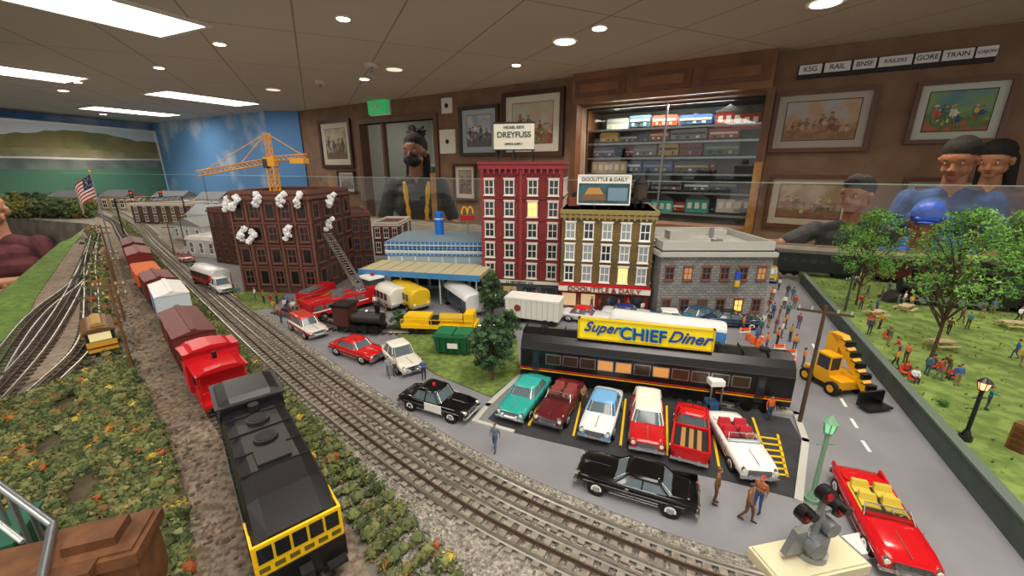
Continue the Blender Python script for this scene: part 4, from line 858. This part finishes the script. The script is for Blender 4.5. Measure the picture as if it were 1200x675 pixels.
p=G(946,318,PZ); tree('park_tree',p,.065,.032,LG,50,26,low=.3,tr=.02); p=G(1188,362,PZ); tree('park_tree',p,.27,.085,LG,150,40,low=.42,tr=.011,cr=.15,ls=.26)
p=G(1104,476,PZ); b=B(); clump(b,(0,0,.006),.008,mat('#3f6a2a',.9),30); b.obj('park_bush',p,fix=False)
b=B()
for k in range(200):
    px=R.uniform(5,108); py=R.uniform(246,256) if R.random()<.6 else R.uniform(238,248); p=G(px,py); h=R.uniform(.06,.13)
    m=mat(R.choice(['#3a4f2c','#475c33','#2f4526','#4f6238','#7a7434','#56603a']),.9)
    b.cyl(p,p+Vector((0,0,h*.4)),.006,mat('#3c2f22',.9),n=5)
    for q in range(3): clump(b,p+Vector((R.uniform(-.02,.02),R.uniform(-.02,.02),h*(.35+.25*q))),h*(.36-.08*q),m,16,ls=.4)
b.obj('model_forest',fix=False)
b=B()
for k in range(170):
    t_=R.random(); px=125+t_*-5+R.uniform(-3,3); py=300+ t_*110; p=G(px,py); clump(b,p+Vector((0,0,.006)),R.uniform(.005,.011),vcol(.12),14)
b.obj('yard_hedge',fix=False)
# ---------------------------------------------------------------- telehandler, signals, lamps
p=G(973,452,TZ+.002); b=B(); YM=mat('#e0a312',.4); b.box(-.022,.022,-.034,.034,.012,.026,YM); b.box(-.022,.0,-.012,.012,.026,.034,YM); b.box(-.021,-.002,-.010,.014,.026,.056,gl2); b.box(-.022,-.001,-.011,.015,.056,.059,YM)
for x in (-.021,-.002):
    for y in (-.01,.014): b.cyl((x,y,.026),(x,y,.057),.0012,YM,n=5)
b.box(.004,.02,-.034,.034,.026,.032,YM); b.box(.006,.020,.008,.03,.032,.084,YM)
b.fr(.006,.020,-.060,-.046,.012,.006,.020,.006,.026,.086,YM)
for k in range(5): z=.02+k*.013; y=-.060+ (z-.012)/.074*.066; b.box(.0052,.0208,y-.0012,y+.004,z,z+.006,BLK); b.box(.0052,.0208,y-.0012,y+.013,z+.0075,z+.0085,BLK)
b.box(-.018,.024,-.080,-.062,.004,.007,BLK); b.box(-.018,.024,-.064,-.060,.004,.026,BLK)
for y in (-.024,.024):
    for s in (-1,1): b.cyl((s*.018,y,.011),(s*.028,y,.011),.011,TIRE,n=16); b.cyl((s*.028,y,.011),(s*.0285,y,.011),.006,YM,n=12)
b.obj('telescopic_handler',p,.15)
def streetlamp(name,px,py,h,m,z=TZ,glow=None):
    p=G(px,py,z); b=B(); b.cyl((0,0,0),(0,0,.006),.007,m,n=12); b.cyl((0,0,.006),(0,0,.014),.005,m,r1=.003,n=12); b.cyl((0,0,.014),(0,0,h*.8),.0022,m,n=8); b.box(-.009,.009,-.0008,.0008,h*.68,h*.69,m)
    b.cyl((0,0,h*.8),(0,0,h*.82),.004,m,r1=.005,n=8); b.cyl((0,0,h*.82),(0,0,h*.93),.0042,glow,r1=.0062,n=6,sm=0)
    for i in range(6): q=i*PI/3; b.cyl((.0043*math.cos(q),.0043*math.sin(q),h*.82),(.0064*math.cos(q),.0064*math.sin(q),h*.93),.0005,m,n=4)
    b.cyl((0,0,h*.93),(0,0,h),.0078,m,r1=.001,n=8); b.obj(name,p)
streetlamp('street_lamp',1130,515,.088,mat('#16181a',.4),PZ,mat('#ff9a6a',.4,emit=3))
streetlamp('street_lamp',950,588,.108,mat('#6f9a7a',.4),TZ,mat('#8fe0a8',.3,emit=.6))
p=G(945,662); b=B(); GM=mat('#8f9294',.35,.5); CRB=mat('#d9d0ae',.6)
b.box(-.048,.045,-.02,.018,0,.012,CRB); b.box(-.046,.043,-.018,.016,.012,.014,CRB); b.box(.05,.075,-.008,.012,0,.01,WHT)
b.cyl((0,0,.014),(0,0,.02),.013,GM,n=16); b.cyl((0,0,.02),(0,0,.078),.0028,GM,n=10); b.box(-.01,.008,-.008,.008,.02,.038,GM); b.cyl((-.006,-.012,.03),(-.006,.01,.03),.008,GM,n=14); b.cyl((.01,-.008,.045),(.01,.008,.045),.007,GM,n=14)
b.box(-.02,.02,-.002,.002,.060,.0635,GM); b.cyl((-.017,-.004,.062),(-.017,.004,.062),.0075,BLK,n=16); b.cyl((.017,-.004,.062),(.017,.004,.062),.0075,BLK,n=16)
for s in (-1,1): b.cyl((s*.017,-.006,.062),(s*.017,-.004,.062),.004,TAIL,n=12); b.cyl((s*.017,-.010,.066),(s*.017,-.004,.066),.004,BLK,n=12)
b.cyl((0,-.004,.080),(0,.004,.080),.0075,BLK,n=16); b.cyl((0,-.0055,.080),(0,-.004,.080),.0035,TAIL,n=12)
b.fr(-.03,-.01,-.003,.003,.02,-.022,-.012,-.003,.003,.044,GM)
b.obj('railroad_crossing_signal',p,.2)
def ptable(px,py,rz):
    p=G(px,py,PZ); b=B(); m=mat('#c2ab84',.7)
    for k in range(4): b.box(-.02,.02,-.009+k*.0047,-.0048+k*.0047,.015,.0165,m)
    for s in (-1,1):
        b.box(-.02,.02,s*.016-.0022,s*.016+.0022,.009,.0104,m)
        for x in (-.014,.014): b.cyl((x,s*.014,0),(x,s*.003,.015),.001,m,n=5)
    for x in (-.014,.014): b.box(x-.0008,x+.0008,-.017,.017,.0075,.009,m)
    b.obj('picnic_table',p,rz)
for q in ((1102,408,.0),(1132,345,.3),(1185,385,-.2),(1060,365,.5),(1025,372,.2)): ptable(*q)
p=G(1118,362,PZ); b=B(); b.cyl((-.06,0,.035),(.07,0,.035),.018,BLK,n=18); b.cyl((.07,0,.035),(.075,0,.035),.014,DK,n=16); b.box(-.10,-.055,-.024,.024,.018,.066,BLK); b.box(-.105,-.05,-.027,.027,.066,.07,BLK); b.box(-.09,-.07,-.0245,.0245,.042,.056,gl2)
b.cyl((.055,0,.05),(.055,0,.07),.005,BLK,r1=.007,n=12); b.sph((.02,0,.053),(.008,.008,.009),BLK); b.sph((-.02,0,.053),(.008,.008,.009),BLK); b.box(-.1,.08,-.02,.02,.012,.02,DK); b.ext([(.08,.002),(.1,.002),(.08,.018)],-.02,.02,DK)
for x in (-.05,-.02,.01,.04):
    for s in (-1,1): b.cyl((x,s*.016,.0125),(x,s*.02,.0125),.0125,DK,n=16); b.cyl((x,s*.02,.0125),(x,s*.021,.0125),.008,STEEL,n=12)
for s in (-1,1): b.box(-.05,.06,s*.022-.0008,s*.022+.0008,.010,.0125,STEEL)
b.obj('black_steam_locomotive',(p.x+.0,p.y+.03,PZ),PI-.35,1.25)
b=B(); b.box(-.07,.07,-.025,.025,.012,.05,BLK); b.box(-.066,.066,-.02,.02,.05,.056,DK); trucks(b,(-.045,.045),.06); b.obj('coal_tender',(p.x+.2,p.y-.04,PZ),-.35,1.2)
for i,(xx,yy) in enumerate(((-.12,.32),(.12,.23),(.36,.14),(.60,.05),(.84,-.04))):
    b=B(); b.box(-.11,.11,-.028,.028,.016,.07,mat(['#1b1b1d','#4a1a16','#141416','#2a2a2e','#3a1a16'][i],.4)); b.box(-.112,.112,-.03,.03,.07,.075,DK); trucks(b,(-.07,.07),.06); 
    for k in range(8): b.box(-.1+k*.026,-.084+k*.026,-.0288,.0288,.045,.058,gl2)
    b.obj('dark_passenger_car',(p.x+xx,p.y+yy,PZ),-.36)
p=G(1053,328,PZ); b=B(); b.box(-.02,.02,-.015,.015,0,.035,mat('#c02a22',.5)); b.fr(-.026,.026,-.02,.02,.035,-.004,.004,-.003,.003,.05,mat('#c02a22',.5)); b.box(-.014,.014,-.0155,-.015,.015,.028,WHT); b.obj('red_kiosk',p)
# mailboxes, barrels and crates
for x,y,c in ((664,366,'#1f3f8a'),(762,374,'#1f3f8a'),(604,356,'#b02020')):
    p=G(x,y,TZ+.004); b=B(); m=mat(c,.4); b.box(-.004,.004,-.003,.003,.004,.016,m); b.cyl((-.004,0,.016),(.004,0,.016),.003,m,n=12)
    for q in (-.003,.003): b.box(q-.0006,q+.0006,-.002,.002,0,.004,m)
    b.obj('mailbox',p)
for x,y in ((876,398),(882,402),(888,406),(560,404),(566,402)):
    p=G(x,y,TZ+.003); b=B(); m=mat(R.choice(['#e8641c','#2a5a9a','#8a6a3a']),.5); b.cyl((0,0,0),(0,0,.014),.0045,m,n=14)
    for z in (.003,.011): b.cyl((0,0,z),(0,0,z+.0008),.0048,m,n=14)
    b.obj('oil_drum',p)
# ---------------------------------------------------------------- humans
def capsule(b,p0,r0,p1,r1,n=12):
    p0=Vector(p0);p1=Vector(p1); d=p1-p0
    if d.length<1e-5: d=Vector((0,0,1e-3)); p1=p0+d
    d=d.normalized(); u=d.orthogonal().normalized(); w=d.cross(u); rings=[]
    for k in range(4):
        t=-PI/2+PI/2*(k+.35)/3.6; rings.append((p0+d*r0*math.sin(t),r0*math.cos(t)))
    rings.append((p0,r0)); rings.append((p1,r1))
    for k in range(4):
        t=PI/2*(k+.6)/3.9; rings.append((p1+d*r1*math.sin(t),r1*math.cos(t)))
    b.loft([[c+(u*math.cos(2*PI*i/n)+w*math.sin(2*PI*i/n))*rr for i in range(n)] for c,rr in rings],BLK)
BASE=dict(hipL=(.09,0,.92),hipR=(-.09,0,.92),knL=(.10,-.02,.50),knR=(-.10,-.02,.50),anL=(.11,.03,.08),anR=(-.11,.03,.08),shL=(.175,.01,1.40),shR=(-.175,.01,1.40),elL=(.245,.04,1.12),elR=(-.245,.04,1.12),wrL=(.25,-.06,.89),wrR=(-.25,-.06,.89),drop=0,hd=(0,-.01,0),yaw=0,lean=0)
def hprims(pose,fine,sleeve='short',mask=False,hair='short',belly=0,cap=None,lanyard=False):
    J=dict(BASE); J.update(pose); V=lambda k:Vector(J[k]); dz=Vector((0,0,-J['drop'])); P=[]
    def a(p0,r0,p1,r1,l): P.append((Vector(p0),r0,Vector(p1),r1,l))
    for s in 'LR':
        h,k,n=V('hip'+s),V('kn'+s),V('an'+s); a(h,.088,k,.06,'pants'); a(k,.058,n,.043,'pants')
        fdir=Vector((0,-1,0)); a(n+Vector((0,.02,-.03)),.042,n+fdir*.15+Vector((0,0,-.042)),.034,'shoe')
    tr=lambda p:Vector(p)+dz+Vector((0,-J['lean']*max(0,(p[2]-.95)),0))
    a(tr((-.065,0,.95)),.11,tr((.065,0,.95)),.11,'pants'); a(tr((-.055,-.01-belly*.5,1.09)),.11+belly,tr((.055,-.01-belly*.5,1.09)),.11+belly,'shirt')
    a(tr((-.078,0,1.26)),.104,tr((.078,0,1.26)),.104,'shirt'); a(tr((-.07,.0,1.34)),.085,tr((.07,.0,1.34)),.085,'shirt'); a(tr((-.15,.01,1.385)),.058,tr((-.03,.01,1.43)),.05,'shirt'); a(tr((.15,.01,1.385)),.058,tr((.03,.01,1.43)),.05,'shirt')
    a(tr((0,.02,1.40)),.056,tr((0,.01,1.56)),.052,'skin')
    for s in 'LR':
        sh_=tr(J['sh'+s]); e=V('el'+s); w_=V('wr'+s)
        if sleeve=='short' : m_=sh_.lerp(e,.8); a(sh_,.06,m_,.052,'shirt'); a(m_,.043,e,.041,'skin')
        else: a(sh_,.06,e,.045,'shirt')
        a(e,.040,w_,.028,'skin' if sleeve=='short' else 'shirt')
        d=(w_-e).normalized()
        if not fine: a(w_,.03,w_+d*.11,.03,'skin')
        else:
            sgn=1 if s=='L' else -1; n=Vector(J.get('pn'+s,(sgn,0,0))); n=(n-d*n.dot(d)).normalized(); sd=d.cross(n)
            cur=J.get('curl',.35)
            for q in (-.028,-.009,.01,.028): a(w_+sd*q*.5,.017,w_+d*.085+sd*q,.0135,'skin')
            for q,L_ in ((-.032,.062),(-.0108,.074),(.0108,.080),(.032,.070)):
                p0=w_+d*.09+sd*q; d1=(d-n*cur*.6).normalized(); d2=(d-n*cur*2).normalized(); p1=p0+d1*L_*.5; a(p0,.0095,p1,.009,'skin'); a(p1,.009,p1+d2*L_*.55,.0075,'skin')
            t0=w_+d*.03+sd*.024; t1=t0+(d*.6+sd*.75-n*.25)*.042; a(t0,.013,t1,.011,'skin'); a(t1,.011,t1+(d*.85+sd*.2-n*.4)*.035,.009,'skin')
    hb=tr((0,-.005,1.53))+Vector(J['hd']); RY=Matrix.Rotation(J['yaw'],3,'Z')
    if J.get('nod'): RY=RY@Matrix.Rotation(J['nod'],3,'X')
    H=lambda x,y,z:hb+RY@Vector((x,y,z))
    a(H(0,.03,.135),.076,H(0,-.025,.128),.071,'skin'); a(H(0,-.032,.10),.060,H(0,-.054,.035),.036,'skin'); a(H(-.026,-.015,.055),.040,H(.026,-.015,.055),.040,'skin'); a(H(-.024,-.05,.065),.034,H(.024,-.05,.065),.034,'skin')
    a(H(0,-.092,.108),.008,H(0,-.104,.078),.012,'skin'); a(H(-.013,-.093,.073),.008,H(.013,-.093,.073),.008,'skin'); a(H(-.03,-.079,.131),.010,H(.03,-.079,.131),.010,'skin')
    for s in (-1,1): a(H(s*.073,.008,.105),.017,H(s*.073,.010,.078),.011,'skin')
    if hair=='short': a(H(0,.040,.148),.081,H(0,-.006,.163),.076,'hair'); a(H(0,.05,.10),.068,H(0,.05,.075),.053,'hair')
    if hair=='bald': a(H(-.04,.05,.09),.045,H(.04,.05,.09),.045,'hair')
    if hair=='long': a(H(0,.040,.148),.083,H(0,-.004,.166),.078,'hair'); a(H(-.045,.05,.10),.05,H(-.065,.05,-.08),.036,'hair'); a(H(.045,.05,.10),.05,H(.065,.05,-.08),.036,'hair'); a(H(0,.06,.10),.066,H(0,.07,-.08),.045,'hair')
    if hair=='puff':
        a(H(0,.042,.148),.082,H(0,-.004,.166),.076,'hair'); rr_=random.Random(3)
        for k in range(26): q=2*PI*rr_.random(); v=rr_.uniform(-.4,1); a(H(.05*math.cos(q)*math.cos(v),.05+.045*math.sin(q)*math.cos(v),.235+.04*v),.016,H(.075*math.cos(q)*math.cos(v),.05+.06*math.sin(q)*math.cos(v),.24+.055*v),.008,'hair')
        a(H(-.02,.05,.225),.042,H(.02,.05,.23),.042,'hair')
        for q in (-.075,-.05,.05,.075): a(H(q,.05,.08),.018,H(q*1.2,.04,-.13),.012,'hair')
        a(H(0,.07,.08),.05,H(0,.07,-.1),.04,'hair')
    if cap: a(H(0,.03,.155),.084,H(0,-.012,.166),.080,'cap'); a(H(-.045,-.09,.163),.012,H(.045,-.09,.163),.012,'cap'); a(H(-.028,-.13,.158),.010,H(.028,-.13,.158),.010,'cap')
    if mask: a(H(-.02,-.05,.052),.046,H(.02,-.05,.052),.046,'mask'); a(H(0,-.082,.072),.028,H(0,-.078,.04),.028,'mask')
    if lanyard: 
        for s in (-1,1): a(tr((s*.085,-.070,1.42)),.014,tr((s*.065,-.098,1.22)),.014,'lan'); a(tr((s*.065,-.098,1.22)),.014,tr((s*.06,-.106,1.0)),.014,'lan')
    return P,H
def remesh(P,vox,sm=3):
    b=B()
    for p0,r0,p1,r1,l in P: capsule(b,p0,r0,p1,r1)
    o=b.obj('tmp'); md=o.modifiers.new('r','REMESH'); md.mode='VOXEL'; md.voxel_size=vox
    s=o.modifiers.new('s','SMOOTH'); s.iterations=sm; s.factor=.5
    dg=bpy.context.evaluated_depsgraph_get(); me=bpy.data.meshes.new_from_object(o.evaluated_get(dg))
    bpy.data.objects.remove(o); me.materials.clear()
    nf=len(me.polygons); ce=np.empty(nf*3); me.polygons.foreach_get('center',ce); ce=ce.reshape(-1,3)
    best=np.full(nf,1e9); lab=np.zeros(nf,int); labs=[]
    for p0,r0,p1,r1,l in P:
        if l not in labs: labs.append(l)
        a_=np.array(p0);d=np.array(p1)-a_; t=np.clip(((ce-a_)@d)/(d@d+1e-9),0,1); ds=np.linalg.norm(ce-a_-t[:,None]*d,axis=1)-(r0+(r1-r0)*t)
        if l in('cap','mask','lan','hair'): ds-=.003
        k=ds<best; best[k]=ds[k]; lab[k]=labs.index(l)
    return me,lab,labs
def human(name,loc,rz,h,pose,cols,vox=.0058,**kw):
    P,H=hprims(pose,True,**kw); me,lab,labs=remesh(P,vox,3)
    for l in labs:
        c=cols.get(l,'#222222'); L4=lin(c)
        me.materials.append(mat(c,.85,col2=('#%02x%02x%02x'%tuple(min(255,int(int(c[i:i+2],16)*1.25+4)) for i in (1,3,5))),scale=60 if l=='hair' else 14,bump=1 if l=='hair' else .5) if l in('hair','shirt','pants') else mat(c,.5))
    me.polygons.foreach_set('material_index',lab.tolist()); me.polygons.foreach_set('use_smooth',[True]*len(me.polygons)); me.update(); me.name=name
    o=bpy.data.objects.new(name,me); bpy.context.scene.collection.objects.link(o)
    o.location=loc; o.rotation_euler=(0,0,rz); s=h/1.78; o.scale=(s,)*3
    b=B()
    for q in (-1,1):
        b.sph(H(q*.029,-.081,.112),(.0105,.008,.006),mat('#d8d2c8',.3),10,8); b.sph(H(q*.029,-.0865,.112),.0045,mat('#1a100a',.2),8,6)
        b.cyl(H(q*.016,-.0895,.131),H(q*.043,-.083,.132),.003,mat(cols['hair'],.8),n=6)
    if not kw.get('mask'): b.cyl(H(-.017,-.087,.047),H(.017,-.087,.047),.004,mat('#7d3f35',.5),n=8); 
    e=b.obj('face_features'); e.parent=o; return o
p=D(488,205,2.95); human('woman_in_mask',(p.x,p.y,0),.15,1.74,dict(elL=(.27,.0,1.12),wrL=(.16,-.24,1.08),elR=(-.27,.0,1.12),wrR=(-.16,-.24,1.06),yaw=-.35),dict(skin='#7a5038',shirt='#1a1a20',pants='#15151a',hair='#0c0a0a',mask='#0a0a0c',lan='#d8a822',shoe='#111111'),mask=True,hair='puff',lanyard=True)
p=D(1120,205,2.25); human('man_watching',(p.x,p.y,0),-.75,1.68,dict(yaw=-.25,nod=.35,elL=(.26,.0,1.12),wrL=(.12,-.26,1.0),elR=(-.26,.0,1.12),wrR=(-.12,-.28,1.02)),dict(skin='#a06a4c',shirt='#24406e',pants='#22242c',hair='#14100e',shoe='#111111'),hair='short',belly=.02)
p=D(1163,205,2.55); human('woman_watching',(p.x,p.y,0),-.8,1.68,dict(yaw=-.3,nod=.3),dict(skin='#a87455',shirt='#4a3a44',pants='#22242c',hair='#120d0c',shoe='#111111'),hair='long')
p=D(1084,262,1.95); human('child_in_cap',(p.x,p.y,0),-.6,1.36,dict(yaw=-.2,nod=.3),dict(skin='#a06c4c',shirt='#1d4fa0',pants='#22242c',hair='#120d0c',cap='#1c58d0',shoe='#111111'),hair='short',cap=True)
p=D(1003,236,2.15); human('child_pointing',(p.x,p.y,0),-.6,1.48,dict(yaw=-.5,nod=.15,elR=(-.36,-.16,1.30),wrR=(-.52,-.34,1.33),elL=(.26,.0,1.12),wrL=(.1,-.24,1.05)),dict(skin='#9d694c',shirt='#2c2c34',pants='#22242c',hair='#120d0c',shoe='#111111'),hair='short')
p=D(6,300,2.7)
sit=dict(drop=.47,hipL=(.09,0,.45),hipR=(-.09,0,.45),knL=(.16,-.42,.49),knR=(-.16,-.42,.49),anL=(.16,-.42,.08),anR=(-.16,-.42,.08),elL=(.27,-.06,.70),elR=(-.27,-.06,.70),wrL=(-.04,-.26,.74),wrR=(.04,-.30,.68),pnL=(0,1,0),pnR=(0,1,0),yaw=.15)
human('seated_man',(p.x,p.y,.06),.55,1.80,sit,dict(skin='#c89274',shirt='#5c3036',pants='#23252c',hair='#8a8078',shoe='#111111'),hair='bald',belly=.03)
b=B(); cm=mat('#1c2436',.6)
b.box(-.2,.2,-.2,.2,.34,.39,cm); b.box(-.2,.2,.14,.18,.39,.85,cm)
for x in (-.18,.18):
    for y in (-.18,.18): b.cyl((x,y,0),(x,y,.35),.014,STEEL,n=8)
b.tube([(-.18,-.18,.1),(.18,-.18,.1)],.014,STEEL); b.obj('office_chair',(p.x,p.y,0),.55)
poses=dict(stand={},walk=dict(knL=(.10,-.16,.52),anL=(.10,-.18,.08),knR=(-.10,.03,.5),anR=(-.10,.24,.12),elL=(.25,.12,1.14),wrL=(.25,.1,.9),elR=(-.25,-.05,1.14),wrR=(-.22,-.22,.98)),
 point=dict(elR=(-.36,-.18,1.32),wrR=(-.42,-.42,1.36)),bend=dict(lean=.5,elL=(.22,-.28,1.12),wrL=(.14,-.42,.98),elR=(-.22,-.28,1.12),wrR=(-.14,-.42,.98)),
 sit=dict(drop=.47,hipL=(.09,0,.45),hipR=(-.09,0,.45),knL=(.12,-.42,.49),knR=(-.12,-.42,.49),anL=(.12,-.42,.08),anR=(-.12,-.42,.08),elL=(.25,-.06,.70),elR=(-.25,-.06,.70),wrL=(.14,-.3,.62),wrR=(-.14,-.3,.62)))
FM={}
for k,v in poses.items():
    P,H=hprims(v,False,sleeve='long',hair='short'); FM[k]=remesh(P,.024,1)
    me,lab,labs=FM[k]
    for l in labs: me.materials.append(SKIN)
    me.polygons.foreach_set('material_index',lab.tolist()); me.polygons.foreach_set('use_smooth',[True]*len(me.polygons)); me.update()
SHC=['#a83228','#3a5c9a','#d8d4c8','#6a4a30','#4a6a3a','#c8902a','#7a3a5a','#3a3a42','#c06a4a','#e0e0e0','#2a6a7a']; PAC=['#2c3448','#4a3a2c','#22252a','#6a6a60','#3b4a6a','#8a7a5a']; HRC=['#2a1c12','#14100e','#6a4a24','#3a3a3a','#c03028']
def fig(px,py,pose=None,z=TZ+.002,rz=None,sh=None,pa=None,sc=1/46,hr=None):
    pose=pose or R.choice(['stand','walk','point','stand','bend']); me,lab,labs=FM[pose]
    o=bpy.data.objects.new('figurine',me); bpy.context.scene.collection.objects.link(o); p=G(px,py,z); o.location=p; o.rotation_euler=(0,0,R.uniform(0,6.28) if rz is None else rz); o.scale=(sc,)*3
    cl=dict(shirt=sh or R.choice(SHC),pants=pa or R.choice(PAC),hair=hr or R.choice(HRC),skin='#c08a66',shoe='#1a1512')
    for i,l in enumerate(labs):
        o.material_slots[i].link='OBJECT'; o.material_slots[i].material=mat(cl[l],.5)
for q in ((580,528,'walk',-.4,'#5a6a80','#4a5a78'),(837,590,'stand',1.0,'#7a5230','#5a3c22'),(874,610,'walk',.8,'#8a5a3a','#6a4428'),(886,600,'stand',-1,'#a8643a','#2f5c8c'),(900,492,'stand',0,'#c85a2a','#3a4a6a'),(683,478,'point',.5,'#8a6a4a','#5a4a3a'),(497,445,'stand',.3,'#3f5c86','#2a3448'),(456,442,'walk',0,'#8a98a0','#6a7a88'),(463,440,'stand',1,'#c0b8a8','#4a4a4a')):
    fig(q[0],q[1],q[2],rz=q[3],sh=q[4],pa=q[5],sc=1/38 if q[1]>560 else 1/44)
for x,y in ((338,362),(345,368),(352,360),(366,358),(330,378),(335,366),(395,360),(440,362),(452,372),(678,362),(686,362),(693,364),(703,364),(712,365),(724,366),(735,367),(745,366),(660,360),(600,352),(884,372),(890,392),(912,376),(925,400),(935,385),(905,352),(918,362),(930,412),(886,402),(896,340),(575,350),(310,356),(318,360),(325,356),(300,352),(322,368),(340,372),(280,350),(275,345),(350,374),(690,360),(718,362),(730,364),(752,370),(615,354),(628,355),(640,357),(900,384),(908,390),(915,396),(905,372),(922,372),(930,362),(922,348),(912,340),(928,352),(900,366),(880,385),(920,385)): fig(x,y)
for x,y in ((870,388),(897,410),(903,352),(940,430),(910,404)):
    fig(x,y,'stand',sh='#e8721c')
for x,y in ((1020,372),(1026,366),(1030,385),(1018,392),(1050,362),(1058,358),(1066,362),(1040,405),(1052,418),(1060,425),(1048,432),(1085,440),(1098,445),(1110,440),(1120,452),(1133,385),(1125,378),(1150,372),(1162,368),(1188,420),(1196,430),(1155,480),(1085,352),(1015,350),(1040,345),(1110,392),(1075,330),(1165,350),(1000,340),(1032,352),(1048,350),(1008,362),(1180,365),(1192,378)): fig(x,y,z=PZ)
for x,y in ((1040,398),(1092,432),(1104,436),(1118,446),(1060,440),(1070,448),(1022,380)):
    fig(x,y,'sit',z=PZ-.0015)
    p=G(x,y,PZ); b=B(); m=mat('#d05030',.6); b.box(-.006,.006,-.005,.005,.0055,.0068,m); b.box(-.006,.006,.005,.006,.006,.017,m)
    for u_ in (-.005,.005):
        for v_ in (-.004,.005): b.cyl((u_,v_,0),(u_,v_,.006),.0006,STEEL,n=5)
    b.obj('park_chair',p)
for x,y in ((905,416),(899,420),(893,398),(930,425)):
    p=G(x,y,TZ+.002); b=B(); m=mat('#f05a14',.5); b.box(-.005,.005,-.005,.005,0,.001,m); b.cyl((0,0,.001),(0,0,.014),.0038,m,r1=.0008,n=12); b.cyl((0,0,.006),(0,0,.009),.0028,WHT,r1=.0021,n=12); b.obj('traffic_cone',p)
for x,y in ((872,392),(925,418),(912,412)):
    p=G(x,y,TZ+.002); b=B(); b.box(-.012,.012,-.001,.001,.010,.015,mat('#f05a14',.5)); b.box(-.012,.012,-.001,.001,.004,.007,WHT)
    for s in (-1,1): b.cyl((s*.01,-.004,0),(s*.01,0,.016),.0008,WHT,n=5); b.cyl((s*.01,.004,0),(s*.01,0,.016),.0008,WHT,n=5)
    b.obj('road_barricade',p)
# ---------------------------------------------------------------- glass barrier
gb=Vector((-5.2,4.92,0)); ga=Vector((2.75,1.22,0)); L=(gb-ga).length; r=math.atan2(gb.y-ga.y,gb.x-ga.x)
b=B(); b.box(0,L,-.003,.003,TZ+.0,1.428,GLS); b.box(0,L,-.0035,.0035,1.428,1.431,mat('#a8c4bd',.2)); b.obj('glass_barrier',(ga.x,ga.y,0),r)
om=mat('#b07a34',.5,col2='#966429',scale=30)
for px,ztop in ((388,1.45),(507,1.46),(883,1.52)):
    d=ray(px,230); n=Vector((-(gb-ga).y,(gb-ga).x,0)); t=ga.dot(n)/d.dot(n); q=d*t; b=B(); b.box(-.016,.016,-.022,-.006,0,ztop,om); b.obj('wooden_barrier_post',(q.x,q.y,0),r)
b=B(); b.box(0,L,-.05,-.004,.85,TZ-.0,mat('#5a3d22',.6)); b.obj('trim_1',(ga.x,ga.y,0),r+0)
# bottom-left foreground objects
b=B(); rm=mat('#7a4e2e',.6,col2='#5f3c24',scale=60,bump=.4,vary=.3)
p=D(112,632,.32); b.box(-.03,.03,-.02,.02,-.14,0,rm); b.box(-.034,.034,-.024,.024,-.012,-.002,rm); b.box(-.014,.018,-.012,.012,.0,.008,rm)
for k in range(5): b.cyl((-.026+k*.013,-.022,-.03),(-.026+k*.013,-.020,-.03),.002,rm,n=8)
b.obj('rusty_bridge_pier',p,.35)
b=B(); p=D(30,668,.30); b.box(-.06,.045,-.02,.02,-.1,0,rm); b.box(-.062,.047,-.023,.023,0,.004,rm); b.obj('rusty_bridge_girder',p,.35)
b=B(); p0,p1,p2=D(-40,540,.36),D(62,615,.33),D(40,720,.26)
b.cyl(p0,p1,.003,STEEL,n=10); b.cyl(p1,p2,.003,STEEL,n=10); o_=Vector((-.012,-.012,-.004)); b.cyl(p0+o_,p1+o_,.002,mat('#d8dcd8',.3,.6),n=10)
for k in range(5): q=p0.lerp(p1,k/4); b.cyl(q,(q.x,q.y,TZ),.002,STEEL,n=6)
b.obj('metal_guard_rail')
p=D(-10,630,.36); b=B(); b.box(-.05,.02,-.02,.03,-.1,0,mat('#1d4a3a',.5)); b.box(-.052,.022,-.022,.032,0,.003,mat('#2a6450',.5)); b.obj('green_girder',p,.5)
p=G(1190,545,TZ); b=B()
for k in range(4): b.box(0,.2,0,.012,.0+k*.008,.007+k*.008,mat('#8a5a30',.6,col2='#6f4724',scale=80))
b.box(0,.012,-.002,.014,0,.036,mat('#6f4724',.6)); b.obj('timber_retaining_wall',(p.x,p.y,PZ),.3)
print('faces',sum(len(m.polygons) for m in bpy.data.meshes))
